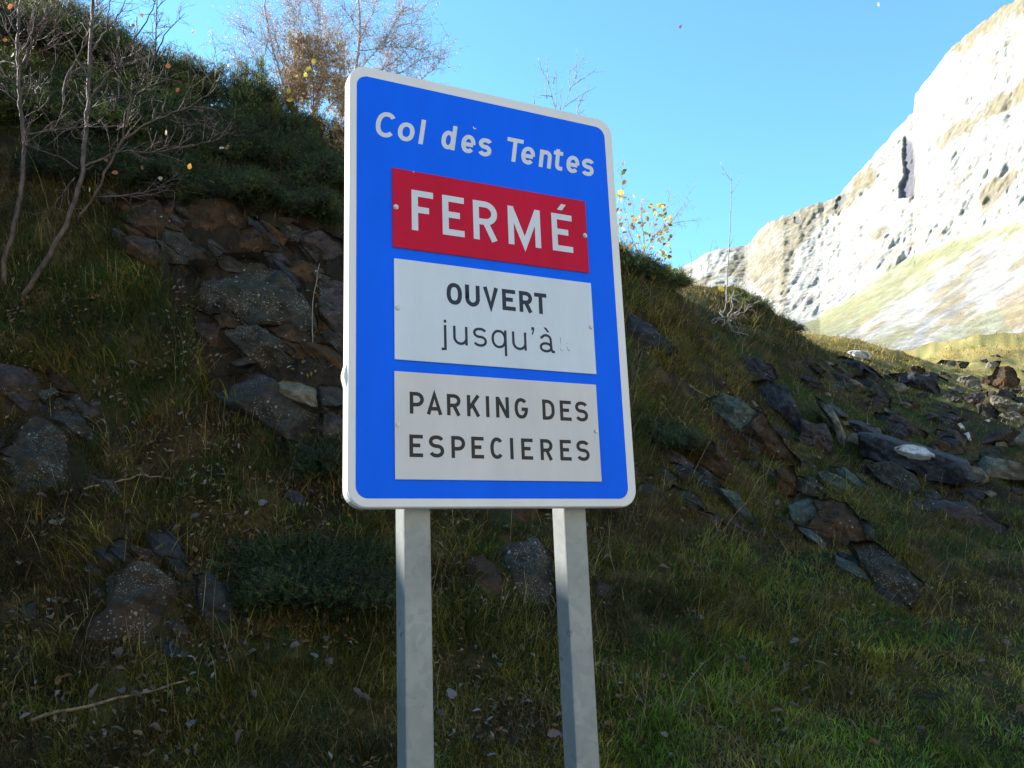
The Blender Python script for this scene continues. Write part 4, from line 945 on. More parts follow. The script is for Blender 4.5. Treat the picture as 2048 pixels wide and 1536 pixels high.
def tree(name, label, cat, base, trunk, branches, Y, mat, rtrunk, twig_mat=None, twigs=60, twig_len=(.15, .5), leaves=(), group=None, wig=.006, zig=.35, seed=1, bits=None, sub=2, rbr=None, upw=.25, lfo=.1):
    """trunk / branches are traced lines; every point may carry its own distance offset"""
    r_ = np.random.default_rng(seed)
    def line(L, k):
        L = np.array(L, float); dY = 0 if k == 0 else 1
        off = np.cumsum(np.concatenate([[0], r_.normal(0, .07, len(L)-1)]))*dY
        w = P(L[:, 0], L[:, 1], Y+off); return w
    t = tag(empty(name, base), label, cat, group)
    tr = line(trunk, 0); tr = np.concatenate([np.array(base, float)[None]-[0, 0, .08], tr]) if np.linalg.norm(tr[0]-base) > .03 else tr
    T = Tubes(); tw = wiggle(tr, wig, max(6, int(np.linalg.norm(np.diff(tr, axis=0), axis=1).sum()/.09)), r_); T.add(tw, rtrunk, rtrunk*.42, 8); T.build('trunk', mat, t)
    allp = [(tw, rtrunk*.6)]
    for b in branches:
        w = line(b, 1); L = np.linalg.norm(np.diff(w, axis=0), axis=1).sum(); r0 = rbr or min(rtrunk*.5, .004+.008*L)
        T = Tubes(); q = wiggle(w, wig*1.1, max(5, int(L/.07)), r_); T.add(q, r0, r0*.3, 5); T.build('branch', mat, t); allp.append((q, r0))
    TW = Tubes(); tips = []
    def twig(p, d, L, r, lev):
        k = max(4, int(L/.05)); pts = [p]
        for _ in range(k):
            d = d+r_.normal(0, zig*.5, 3)+np.array([0, 0, upw*.12]); d = d/np.linalg.norm(d); pts.append(pts[-1]+d*L/k)
        TW.add(pts, r, r*.35, 3); tips.extend(pts[1:])
        if lev > 0:
            for _ in range(r_.integers(1, 4)):
                m = r_.integers(1, k); nd = d+r_.normal(0, .55, 3); twig(pts[m], nd/np.linalg.norm(nd), L*r_.uniform(.35, .65), r*.65, lev-1)
    wts = np.array([len(a) for a, _ in allp], float); wts[0] *= .5; wts /= wts.sum()
    for _ in range(twigs):
        a, r0 = allp[r_.choice(len(allp), p=wts)]; m = r_.integers(max(1, int(len(a)*.25)), len(a)-1)
        d = a[m+1]-a[m-1] if m+1 < len(a) else a[m]-a[m-1]; d = d/(np.linalg.norm(d)+1e-9); nd = d*.7+r_.normal(0, .55, 3)+np.array([0, 0, upw]); nd /= np.linalg.norm(nd)
        twig(a[m], nd, r_.uniform(*twig_len), max(.0017, r0*.35) if r0 < .02 else .0045, sub)
    if TW.V:
        o = TW.build('twigs', twig_mat or mat, t); o['kind'] = 'stuff'
    for q, kd, sz in leaves:
        pos = P(np.array(float(q[0])), np.array(float(q[1])), Y-lfo+r_.normal(0, .1)); leaf(kd, pos, sz, t, seed=seed)
    if bits and tips:
        n, size, colr, nm = bits; tp_ = np.array(tips); k = r_.integers(0, len(tp_), n); c = tp_[k]+r_.normal(0, .012, (n, 3))
        a = r_.normal(0, 1, (n, 3)); a /= np.linalg.norm(a, axis=1, keepdims=True); b = np.cross(a, r_.normal(0, 1, (n, 3))); b /= np.linalg.norm(b, axis=1, keepdims=True)
        s = r_.uniform(.5, 1.2, (n, 1))*size; V = np.stack([c-a*s, c-b*s*.55, c+a*s, c+b*s*.55], 1).reshape(-1, 3)
        cl = np.array(colr)[r_.integers(0, len(colr), n)]*r_.uniform(.7, 1.2, (n, 1))
        o = mesh(nm, V, quads=np.arange(n*4).reshape(-1, 4), mat=m_leafc, col=np.repeat(cl, 4, 0), parent=t); o['kind'] = 'stuff'
    return t
zt = zz(0, 0, .3418)
b1 = gp(6, 560); tree('bare_tree', 'slim bare tree nearest the left edge, leaning in with a few red leaves', 'tree', b1,
  [(10,513),(27,461),(43,393),(48,308),(46,256),(39,191),(38,137),(34,68),(41,0),(44,-80)],
  [zt(L) for L in ([(110,400),(60,350),(0,360)], [(150,400),(180,310),(250,290),(340,250)], [(130,380),(170,280),(230,200),(290,80),(340,-60)], [(100,520),(60,450),(0,430)], [(105,200),(60,120),(20,60),(0,0)], [(150,790),(300,765),(470,745),(570,740)], [(120,330),(190,200),(210,60),(230,-60)], [(110,60),(70,-40)])],
  b1[1]-.05, m_bark, .028, m_twig, 100, (.2, .55), [((20,13),'orange',.07), ((25,110),'lime',.06), ((10,80),'orange',.05), ((30,5),'orange',.05)], 'bare trees at the foot of the bank', seed=5)
b2 = gp(40, 585); tree('bare_tree', 'taller bare tree with a curved grey trunk and forked side branches', 'tree', b2,
  [(96,520),(133,448),(154,393),(164,342),(169,290),(176,205),(179,137),(182,68),(185,0),(186,-90)],
  [zt(L) for L in ([(455,1290),(570,1110),(700,850),(740,700),(790,540),(820,490),(900,380),(915,180),(920,0),(935,-100)],
   [(720,830),(880,710),(1000,665),(1130,620),(1220,550),(1275,470),(1255,450)], [(490,980),(600,920),(700,880),(900,895),(1090,860),(1290,810)],
   [(520,460),(430,310),(430,250),(350,180),(270,110)], [(545,560),(640,420),(700,360),(790,220),(870,110),(920,-20)], [(630,170),(640,60),(655,-60)], [(505,690),(450,720),(400,720)], [(460,990),(370,930),(250,880),(140,860)],
   [(560,1155),(740,1150),(900,1110),(1060,1060)], [(790,545),(900,500),(1020,440),(1110,415)], [(950,660),(970,560),(985,400)], [(1112,620),(1110,520),(1100,420)], [(370,620),(375,480),(450,350),(520,200),(560,60)],
   [(540,300),(600,200),(700,80),(760,-40)], [(535,180),(480,80),(440,-20)], [(690,590),(700,460),(680,360),(690,240)], [(550,570),(640,580),(780,560)], [(910,330),(980,180),(1080,80)], [(200,500),(215,560)], [(290,440),(360,300)], [(800,100),(810,300)],
   [(1000,700),(1060,740),(1130,700)], [(440,1040),(330,1180),(230,1330)])],
  b2[1]-.08, m_bark, .030, m_twig, 190, (.15, .50),
  [(zt([q])[0], k, s) for q, k, s in (((780,152),'orange',.06),((645,168),'orange',.05),((955,170),'orange',.04),((985,385),'brown',.06),((1040,525),'orange',.055),((972,775),'amber',.07),((1298,865),'cream',.055),((1330,862),'brown2',.06),((1110,973),'amber',.07),((833,980),'brown2',.05),((672,1010),'orange',.075),((1240,1065),'brown2',.07),((525,1110),'cream',.05),((937,1043),'cream',.05),((1335,383),'orange',.05),((1405,362),'orange',.05),((830,90),'orange',.05),((1130,185),'cream',.05),((620,935),'brown2',.05))],
  'bare trees at the foot of the bank', seed=8)
# shrub of fine twigs in the top left corner
b3 = gp(110, 140); tree('bare_shrub', 'fine twigged bare shrub on the crest above the top left corner', 'shrub', b3, [(112,90),(120,30),(130,-40)], [[(112,90),(160,40),(200,10),(230,-30)], [(112,90),(80,40),(60,-20)], [(112,90),(135,20),(150,-40)], [(115,80),(190,55),(260,30)], [(112,90),(100,30),(100,-40)]], b3[1]+.4, m_twig, .02, m_twig, 120, (.2, .6), (), 'bare shrubs on the crest', seed=21)
zbi = zz(430, 0, .2441)
BITC = [(.62, .53, .52), (.70, .62, .60), (.42, .26, .20), (.72, .67, .66)]
b4 = gp(668, 300); tree('bare_birch', 'leafless pale birch fanning out on the crest behind the top of the sign', 'tree', b4, [(700,250),(706,180),(713,132),(720,73),(718,0),(716,-60)],
  [zbi(L) for L in ([(1130,900),(1250,720),(1370,570),(1480,230),(1510,100),(1600,50)], [(1130,900),(1100,560),(1010,400),(960,330),(820,60),(760,-60)], [(1130,800),(1060,600),(1040,300),(1000,100)], [(1130,800),(1210,530),(1350,400),(1480,180),(1560,60)],
    [(1190,700),(1520,600),(1680,490),(1890,440)], [(1400,750),(1700,650),(1800,560),(1850,480)], [(1160,540),(1200,280),(1300,100),(1330,-60)], [(1190,300),(1100,120),(1020,20)], [(1480,230),(1600,180),(1700,230)], [(1150,420),(1300,400),(1480,380),(1720,400)], [(1130,700),(1400,560),(1560,420),(1640,300)])],
  b4[1]+.15, m_birch, .030, m_pink, 560, (.16, .55), (), 'bare birches on the crest', seed=31, bits=(8000, .012, BITC, 'dry_catkins'), rbr=.009)
b5 = gp(575, 275); tree('bare_birch', 'leafless birch spreading left over the junipers towards the open sky', 'tree', b5, [(590,230),(575,190),(560,150),(540,80),(530,20),(526,-40)],
  [zbi(L) for L in ([(560,780),(360,540),(230,270),(190,200)], [(540,730),(500,540),(440,400),(300,260),(180,190)], [(600,760),(560,540),(480,240),(400,100)], [(640,800),(700,560),(820,480),(700,250),(630,50),(600,-40)], [(440,700),(200,540),(60,350),(0,300)], [(660,800),(900,560),(860,200),(820,0)], [(520,640),(620,400),(600,180),(700,0)], [(360,540),(420,420),(440,250)])],
  b5[1]+.25, m_birch, .022, m_pink, 430, (.16, .5), (), 'bare birches on the crest', seed=33, bits=(5000, .012, BITC, 'dry_catkins'), rbr=.008)
b6 = gp(625, 290)
TANC = [(.66, .46, .24), (.74, .56, .34), (.46, .26, .13), (.78, .64, .44), (.58, .38, .20)]
tree('bramble_thicket', 'tan withered thicket with scattered yellow leaves between the birches', 'shrub', b6, [(625,240),(628,180),(622,120),(618,66)],
  [[(625,245),(590,190),(588,120),(600,70)], [(625,245),(650,190),(655,120),(640,80)], [(625,245),(605,180),(610,100)], [(630,245),(672,200),(684,140),(676,90)], [(625,245),(575,215),(572,150)], [(640,250),(690,230),(692,170)], [(625,245),(640,160),(632,100)], [(600,245),(590,200),(600,140)], [(660,330),(672,290),(682,250),(690,220)], [(660,335),(690,300),(694,270)]],
  b6[1]+.1, m_tan, .014, m_tan, 800, (.12, .38), [((628,123),'yellow',0.084),((617,137),'yellow',0.084),((611,150),'yellow',0.074),((577,181),'yellow',0.084),((583,199),'yellow',0.074),((577,201),'yellow',0.059),((607,187),'yellow',0.049),((607,205),'lime',0.069),((616,206),'lime',0.069),((594,152),'yellow',0.049),((618,160),'lime',0.049)],
  'bare shrubs on the crest', seed=41, bits=(24000, .017, TANC, 'withered_leaves'), rbr=.006, lfo=.55)
zs = zz(1000, 60, .3255)
b7 = gp(1125, 470); tree('bare_shrub', 'leafless grey shrub showing above the top right edge of the sign', 'shrub', b7, [(1122,420),(1120,330),(1115,260),(1111,219),(1098,171),(1078,125),(1076,115)],
  [zs(L) for L in ([(340,700),(345,490),(345,230)], [(300,330),(285,160)], [(380,720),(385,495),(430,370),(465,290),(530,120)], [(465,300),(470,115)], [(460,720),(475,515),(470,300)], [(400,470),(500,400),(590,350)], [(450,335),(530,290),(590,240)], [(320,410),(280,400),(230,400)], [(370,490),(380,330)], [(480,470),(510,400),(545,330)], [(290,420),(275,330)], [(330,330),(340,250)], [(465,530),(500,510),(525,480)], [(210,455),(210,370)], [(430,370),(420,280),(430,230)], [(480,430),(520,430)])],
  b7[1], m_birch, .014, m_birch, 70, (.06, .24), (), 'bare shrubs on the crest', seed=51, rbr=.0085, sub=1)
b8 = gp(1285, 545)
YL = [((1246,316),'lime',.0),]
lv = []
r9 = np.random.default_rng(77)
for q, k, s in (((1247,345),'lime',.11),((1240,350),'lime',.10),((1248,365),'amber',.10),((1241,385),'yellow',.12),((1236,400),'yellow',.10),((1248,395),'yellow',.08),((1250,340),'brown',.09),((1247,326),'cream',.09),((1245,312),'cream',.05)): lv.append((q, k, s))
for _ in range(150):
    x = r9.uniform(1232, 1345); y = r9.uniform(388+max(0, x-1270)*.35, 520); lv.append(((x, y), ['yellow', 'amber', 'yellow', 'yellow', 'brown2', 'cream'][r9.integers(0, 6)], r9.uniform(.055, .095)))
for q in ((1342,472),(1336,489),(1308,555),(1326,478)): lv.append((q, 'yellow', .08))
lv.append(((1442,577), 'yellow', .12)); lv.append(((1340,535), 'yellow', .12)); lv.append(((1350,540), 'yellow', .12))
tree('yellow_leaved_shrub', 'small shrub with scattered yellow leaves against the sky right of the sign', 'shrub', b8, [(1285,525),(1290,480),(1283,440),(1283,392)],
  [[(1285,525),(1260,470),(1245,400),(1243,327)], [(1285,525),(1300,480),(1325,457),(1351,434),(1381,402)], [(1325,457),(1351,444),(1378,442),(1403,437)], [(1285,525),(1265,480),(1250,440)], [(1290,525),(1310,470),(1305,420)], [(1300,500),(1330,440),(1340,380)], [(1351,434),(1372,400),(1390,370)], [(1280,530),(1240,480),(1232,440)], [(1295,525),(1270,450),(1265,400)], [(1300,525),(1330,490),(1345,470)]],
  b8[1]-.1, m_birch, .012, m_birch, 150, (.10, .32), lv, 'shrubs on the right crest', seed=61, rbr=.006)
b9 = gp(1452, 606); tree('thin_sapling', 'single thin bare sapling with a forked tip on the right crest', 'sapling', b9, [(1454,542),(1459,493),(1461,440),(1462,385),(1464,359),(1449,346),(1441,324)],
  [[(1462,388),(1474,370),(1485,346)], [(1464,362),(1460,345)], [(1449,350),(1440,345)], [(1459,493),(1470,470)]], b9[1], m_birch, .014, m_birch, 6, (.05, .14), (), seed=71, rbr=.006, sub=0)
b10 = gp(1410, 590); tree('bare_shrub', 'sparse waist high twigs beside the thin sapling', 'shrub', b10, [(1412,560),(1418,520),(1425,480)], [[(1412,575),(1405,540),(1390,500)], [(1412,575),(1400,530),(1425,510)], [(1425,570),(1432,530),(1437,490)], [(1380,565),(1384,530),(1381,500)], [(1500,600),(1510,560),(1530,540)], [(1500,600),(1490,570),(1480,540)]], b10[1], m_twig, .006, m_twig, 46, (.1, .3), (), 'shrubs on the right crest', seed=73, rbr=.004)
# dead gnarled bush on the shaded slope
b11 = gp(1456, 655); zg = z5c
tree('dead_bush', 'gnarled bleached dead bush sprawling on the slope under the sapling', 'bush', b11, zg([(1130,400),(1130,370),(1170,300),(1165,200),(1190,110)]),
  [zg(L) for L in ([(1130,370),(1050,380),(940,400),(950,440),(990,470)], [(1100,390),(1000,410),(960,450),(930,520),(880,590)], [(1130,400),(1010,480),(960,540),(940,600),(870,660)], [(1010,480),(990,560),(980,640)], [(1110,400),(1130,460),(1180,510),(1270,555),(1330,545)], [(1150,370),(1220,340),(1290,330),(1390,260)], [(1180,350),(1250,290),(1280,200)], [(1130,370),(1040,350),(1040,320)], [(1080,330),(1130,230),(1190,120)], [(950,440),(860,450),(740,480)], [(1090,400),(1050,500),(1040,540)], [(1200,480),(1240,470),(1230,530)], [(1180,190),(1230,180),(1260,230)], [(1170,350),(1220,350),(1190,320)])],
  b11[1]-.25, m_wood, .020, m_wood, 55, (.12, .35), (), seed=81, rbr=.013, wig=.018, zig=.5, sub=1, upw=0.)
b12 = gp(1560, 650); tree('dry_stalk_tuft', 'sunlit clump of bent golden dry stalks on the crest right of the dead bush', 'plant', b12, [(1560,640),(1570,610)], [[(1560,650),(1580,620),(1600,600)], [(1550,650),(1560,620),(1575,590)], [(1570,660),(1600,640),(1620,625)], [(1580,665),(1600,650),(1598,636)]], b12[1], m_stick, .004, m_stick, 60, (.15, .35), (), seed=83, rbr=.004, sub=0)
b13 = gp(625, 690); tree('thin_vine', 'thin straight twig hanging down the dark rock beside the sign', 'twig', b13, [(625,678),(625,637),(632,561),(639,527)], [[(632,561),(640,550)]], b13[1]-.22, m_wood, .006, m_wood, 3, (.03, .08), (), seed=85, sub=0)
tree('bare_seedling', 'wiry dark seedling right beside the lower right edge of the sign', 'plant', gp(1262, 780), [(1268,760),(1275,740),(1285,700)], [[(1268,760),(1300,735),(1320,725)], [(1268,770),(1262,730),(1270,700)], [(1270,775),(1310,765),(1335,760)]], gp(1262, 780)[1]-.1, m_twig, .005, m_twig, 30, (.1, .25), (), seed=87)

# ------------------------------------------------------------------ sticks and fallen leaves
def stick(pts, r, label, seed):
    r_ = np.random.default_rng(seed); w = hit([p[0] for p in pts], [p[1] for p in pts])
    n = 14; s = np.linspace(0, 1, n); lin = w[0]+(w[-1]-w[0])*s[:, None]
    w2 = np.stack([np.interp(s, np.linspace(0, 1, len(w)), w[:, k]) for k in range(3)], 1)*.5+lin*.5
    w2 = w2+r_.normal(0, .006, w2.shape); w2[:, 2] = np.maximum(w2[:, 2], H(w2[:, 0], w2[:, 1]))+.045; w2[:, 2] = np.maximum(w2[:, 2], lin[:, 2]+.03)
    t = Tubes(); t.add(w2, r, r*.5, 7); o = t.build('fallen_stick', m_stick, origin=w2[0]); tag(o, label, 'stick', 'sticks lying on the bank')
stick([(60,1458),(154,1431),(226,1414),(298,1400),(377,1373)], .013, 'long pale brown stick lying in the grass at the lower left', 1)
stick([(167,989),(239,977),(308,968),(349,968)], .012, 'grey brown stick lying above the dry tufts on the left bank', 2)
stick([(1356,840),(1380,870),(1400,893)], .012, 'short bleached stick in the grass left of the blue green rock', 3)
LP = {}
zl = {'z3': z3, 'z8': z8, 'zb': zb, 'z2': z2, 'z7': z7}
PALE = {'z3': [(690,920),(1000,870),(1350,910),(1460,920),(1560,890),(1720,870),(1900,830),(1240,980),(1830,930),(1920,970),(200,155),(320,145),(395,275),(740,95),(1130,110),(1030,180),(1335,130),(1440,190),(1680,180),(940,298),(550,1140),(700,1145),(800,1170),(150,1290),(690,1370),(910,1370),(1120,1330),(1480,1165),(1400,1420),(680,1480),(500,240),(990,465),(1530,25),(770,935),(1060,930)],
 'z8': [(1060,580),(1115,700),(1100,780),(880,805),(1150,848),(610,900),(845,925),(830,965),(1360,925),(1830,905),(1958,810),(880,1145),(1420,1215),(790,1350),(1530,1268),(225,1290),(1990,1195),(400,1165),(945,1052),(410,688),(350,850)],
 'zb': [(165,1020),(870,985),(1490,355),(590,1160),(1190,1395),(530,1290),(830,1520),(905,165),(90,1190),(45,1150)],
 'z2': [(250,1480),(380,1470),(400,590),(690,720),(785,700),(880,1100),(780,1190),(860,930),(570,935),(900,410),(1310,885),(1820,1450),(1070,805),(520,270)],
 'z7': [(280,190),(275,310),(640,235),(250,380),(420,650),(780,650),(1070,870),(430,920),(300,1330)]}
BRWN = {'z3': [(1100,390),(1060,290),(1130,300),(290,1035),(340,1080),(820,1050),(380,1060),(1300,1290),(800,1390),(430,670),(300,930),(1550,810)],
 'z8': [(1020,925),(640,940),(795,1170),(1140,1150),(1340,1250),(1300,1330),(1480,1330),(2030,1150),(1640,860),(1930,850),(1860,980)],
 'zb': [(50,1050),(1575,1170),(1500,1330)], 'z2': [(640,650),(510,1475),(1500,20),(1550,20),(1570,60)], 'z7': [(1350,490),(1360,560)]}
LM = [((60,960),'under the large lichen dotted rock at the left edge'),((250,1250),'on or beside the rust coloured rock with lichen'),((130,1060),'on the dry tufts at the far left'),((335,1100),'beside the slate blue slab'),((420,1180),'beside the long jagged rock on the left'),
 ((460,1050),'at the upper left of the dark green bush'),((620,1100),'on the dark green bush'),((240,1330),'in the grass under the rust coloured rock'),((480,1330),'in the grass below the long jagged rock'),((630,1320),'in the grass between the dark green bush and the left post'),
 ((200,1400),'beside the long stick at the lower left'),((100,1440),'at the lower end of the long stick'),((270,1500),'at the bottom edge on the left'),((480,1490),'near the bottom edge left of the left post'),((500,1400),'in the green grass midway between the stick and the left post'),((720,1350),'close to the left side of the left post'),((740,1440),'against the foot of the left post'),
 ((900,1400),'just right of the left post'),((1000,1350),'in the grass midway between the posts'),((1000,1500),'at the bottom edge between the posts'),((1000,1060),'under the sign between the posts'),((1100,1490),'beside the lower right post'),((1200,1130),'by the small stone right of the right post'),((1240,1420),'just right of the right post'),
 ((260,870),'on the grass left of the rounded grey rock'),((140,700),'on the grass strip under the bare trees'),((300,640),'on the grass left of the split slab'),((330,800),'below the split slab'),((620,990),'below the lower left sign corner'),
 ((1310,830),'in the grass left of the blue green rock'),((1350,950),'beside the upended rock layers'),((1400,1010),'at the lower end of the upended rock layers'),((1550,1020),'on the jagged blue grey rock mass'),((1650,1210),'on the slope below the long grey rock tongue'),((1400,1250),'on the grassy slope right of the posts'),
 ((1480,1330),'left of the large brown leaf on the right'),((1600,1270),'uphill of the large brown leaf on the right'),((1690,1300),'right of the large brown leaf'),((1560,1370),'just under the large brown leaf'),((1650,1440),'in the green grass below the large brown leaf'),((1580,1500),'near the bottom edge at centre right'),
 ((1780,1350),'in the short grass at mid right'),((1960,1340),'in the short grass near the right edge'),((1830,1470),'in the short grass at the lower right'),((2020,1450),'near the bottom right corner'),((1350,1480),'near the bottom edge right of the right post')]
def where_(x, y): return min(LM, key=lambda m: (m[0][0]-x)**2+(m[0][1]-y)**2)[1]
SHAPE = {'pale': 'pale cupped dry leaf', 'pale2': 'tightly rolled grey leaf', 'pale3': 'pale flattish dry leaf', 'brown': 'flat brown fallen leaf', 'brown2': 'tan curled fallen leaf'}
i = 0
for dct, kinds, word in ((PALE, ('pale', 'pale2', 'pale3'), 'pale curled dry leaf'), (BRWN, ('brown', 'brown2'), 'brown fallen leaf')):
    for kz, L in dct.items():
        for (x, y) in zl[kz](L):
            w = hit([x], [y])[0]; D = np.linalg.norm(w); nn = hnormal(np.array([w[0]]), np.array([w[1]]))[0]
            cov = min(.055, .03+.004*D)
            pos = w+nn*cov*.6+np.array([0, 0, cov*.7]); sz = rng.uniform(.06, .105)
            if (kz, round(x)) == ('z8', round(z8([(1020,925)])[0][0])): sz = .15
            o = leaf(kinds[i % len(kinds)], pos, sz, None, True, i); o.name = 'fallen_leaf'
            lb = SHAPE[kinds[i % len(kinds)]]+' '+where_(x, y)
            if sz == .15: lb = 'largest brown leaf, lying in the grass at the right'
            tag(o, lb, 'leaf', word.replace('leaf', 'leaves')+' scattered over the bank'); i += 1
o = leaf('brown', P(np.array(1361.), np.array(53.), 6.), .035, seed=4); o.name = 'drifting_leaf'; tag(o, 'tiny dark leaf drifting in the open sky right of the sign', 'leaf')
o = leaf('cream', P(np.array(1757.), np.array(9.), 6.), .04, seed=5); o.name = 'drifting_leaf'; tag(o, 'tiny pale leaf drifting at the top of the sky near the mountain', 'leaf')

def settle(names):
    """look-alikes that still share a label are told apart by their place in the row"""
    by = {}
    for o in COL.objects:
        if o.parent is None and o.get('label') and o.name.split('.')[0] in names: by.setdefault(o['label'], []).append(o)
    for lb, L in by.items():
        if len(L) < 2: continue
        L.sort(key=lambda o: float(to_px(np.array(o.location))[0][0]))
        w = ['left-hand', 'right-hand'] if len(L) == 2 else ['leftmost', 'middle', 'rightmost'] if len(L) == 3 else ['first', 'second', 'third', 'fourth', 'fifth', 'sixth', 'seventh', 'eighth'][:len(L)]
        for o, k in zip(L, w):
            t_ = k+' '+lb if len(L) < 4 else k+' from the left, '+lb
            if len(t_.split()) > 16: t_ = t_.replace(' dry leaf', ' leaf').replace(' fallen leaf', ' leaf').replace(' uphill of the', ' above the').replace('in the green grass', 'in grass').replace('in the grass', 'in grass')
            o['label'] = t_
settle(('fallen_leaf', 'stone'))

# ------------------------------------------------------------------ the road sign
SW = np.array([0.90363743, 0.0591794, 0.42419004]); SN = np.cross(SW, np.array([-0.03714312, -0.97584864, 0.21526685]))
KS = .9/.364955
def cw(v): return np.array([v@RT, v@FW, v@UP])
TLw = cw(np.array([700-CXP, 125.8-CYP, FPX])/FPX*KS)+np.array([0, 0, CH])
Wd = cw(SW); Nd = cw(SN); Wd[2] = 0; Nd[2] = 0; Wd /= np.linalg.norm(Wd); Nd = Nd/np.linalg.norm(Nd); Zd = np.array([0, 0, 1.])
def S(x, y, off=0.):
    x = np.asarray(x, float); y = np.asarray(y, float); off = np.asarray(off, float)
    return TLw+x[..., None]*Wd-y[..., None]*Zd+off[..., None]*Nd
def paint_mat(name, col, rough=.35, spec=.5, grime=.08, film=0.):
    m, nt, p = nodes(name); t = N(nt, 'ShaderNodeTexCoord'); n = N(nt, 'ShaderNodeTexNoise'); n.inputs['Scale'].default_value = 6; n.inputs['Detail'].default_value = 7; n.inputs['Roughness'].default_value = .6
    mp = N(nt, 'ShaderNodeMapping'); mp.inputs['Scale'].default_value = (1.6, 1.6, .45); nt.links.new(t.outputs['Object'], mp.inputs[0]); nt.links.new(mp.outputs[0], n.inputs['Vector'])
    r = N(nt, 'ShaderNodeMapRange'); r.inputs['From Min'].default_value = .35; r.inputs['From Max'].default_value = .7; r.inputs['To Min'].default_value = 1.; r.inputs['To Max'].default_value = 1-grime
    nt.links.new(n.outputs['Fac'], r.inputs['Value']); x = N(nt, 'ShaderNodeVectorMath', operation='SCALE'); x.inputs[0].default_value = col
    nt.links.new(r.outputs[0], x.inputs['Scale']); nt.links.new(x.outputs[0], p.inputs['Base Color'])
    p.inputs['Roughness'].default_value = rough; p.inputs['Specular IOR Level'].default_value = spec
    if film > 0:   # fine cell pattern of the reflective film
        v = N(nt, 'ShaderNodeTexVoronoi'); v.inputs['Scale'].default_value = 330; nt.links.new(t.outputs['Object'], v.inputs['Vector'])
        b = N(nt, 'ShaderNodeBump'); b.inputs['Distance'].default_value = film; b.inputs['Strength'].default_value = .5; nt.links.new(v.outputs['Distance'], b.inputs['Height']); nt.links.new(b.outputs[0], p.inputs['Normal'])
    return m
M_BLUE = paint_mat('blue_film', (.001, .118, .82), .6, .12, .10, .0004); M_WHITE = paint_mat('white_film', (.58, .60, .64), .6, .12, .07, .0003)
M_EDGE = paint_mat('white_enamel', (.68, .66, .64), .5, .3, .08); M_RED = paint_mat('red_film', (.50, .007, .036), .6, .12, .14, .0003)
M_PLATE = paint_mat('white_plate_film', (.57, .62, .67), .55, .15, .09, .0003); M_PLATE2 = paint_mat('greyish_plate_film', (.59, .565, .55), .55, .15, .10, .0003)
M_NAVY = paint_mat('navy_black_letters', (.012, .022, .042), .5, .3, .1); M_BLACK = paint_mat('black_letters', (.018, .016, .016), .5, .3, .1)
def galv():
    m, nt, p = nodes('galvanised_steel'); t = N(nt, 'ShaderNodeTexCoord')
    v = N(nt, 'ShaderNodeTexVoronoi'); v.inputs['Scale'].default_value = 55; n = N(nt, 'ShaderNodeTexNoise'); n.inputs['Scale'].default_value = 5; n.inputs['Detail'].default_value = 6
    ad = N(nt, 'ShaderNodeMix', data_type='VECTOR'); ad.inputs['Factor'].default_value = .12
    nt.links.new(t.outputs['Object'], ad.inputs[4]); nt.links.new(n.outputs['Color'], ad.inputs[5]); nt.links.new(ad.outputs[1], v.inputs['Vector']); nt.links.new(t.outputs['Object'], n.inputs['Vector'])
    cr = N(nt, 'ShaderNodeValToRGB'); cr.color_ramp.elements[0].position = 0; cr.color_ramp.elements[1].position = 1
    cr.color_ramp.elements[0].color = (.205, .22, .215, 1); cr.color_ramp.elements[1].color = (.27, .28, .27, 1)
    nt.links.new(v.outputs['Color'], cr.inputs[0])
    mx = N(nt, 'ShaderNodeMix', data_type='RGBA'); mx.inputs['B'].default_value = (.14, .15, .14, 1)
    r = N(nt, 'ShaderNodeMapRange'); r.inputs['From Min'].default_value = .45; r.inputs['From Max'].default_value = .7; r.inputs['To Max'].default_value = .55
    nt.links.new(n.outputs['Fac'], r.inputs['Value']); nt.links.new(r.outputs[0], mx.inputs['Factor']); nt.links.new(cr.outputs[0], mx.inputs['A']); nt.links.new(mx.outputs['Result'], p.inputs['Base Color'])
    # thin dark scratches
    n2 = N(nt, 'ShaderNodeTexNoise'); n2.inputs['Scale'].default_value = 22; n2.inputs['Detail'].default_value = 4; nt.links.new(t.outputs['Object'], n2.inputs['Vector'])
    rr2 = N(nt, 'ShaderNodeMapRange'); rr2.inputs['From Min'].default_value = .70; rr2.inputs['From Max'].default_value = .74; rr2.inputs['To Max'].default_value = .7; nt.links.new(n2.outputs['Fac'], rr2.inputs['Value'])
    m2 = N(nt, 'ShaderNodeMix', data_type='RGBA'); m2.inputs['B'].default_value = (.08, .075, .06, 1); nt.links.new(rr2.outputs[0], m2.inputs['Factor']); nt.links.new(mx.outputs['Result'], m2.inputs['A']); nt.links.new(m2.outputs['Result'], p.inputs['Base Color'])
    p.inputs['Metallic'].default_value = .15; p.inputs['Roughness'].default_value = .48
    b = N(nt, 'ShaderNodeBump'); b.inputs['Distance'].default_value = .0006; nt.links.new(n.outputs['Fac'], b.inputs['Height']); nt.links.new(b.outputs[0], p.inputs['Normal'])
    return m
M_GALV = galv()
mb, ntb, pb = nodes('zinc_bolt'); pb.inputs['Base Color'].default_value = (.45, .46, .46, 1); pb.inputs['Metallic'].default_value = .7; pb.inputs['Roughness'].default_value = .45

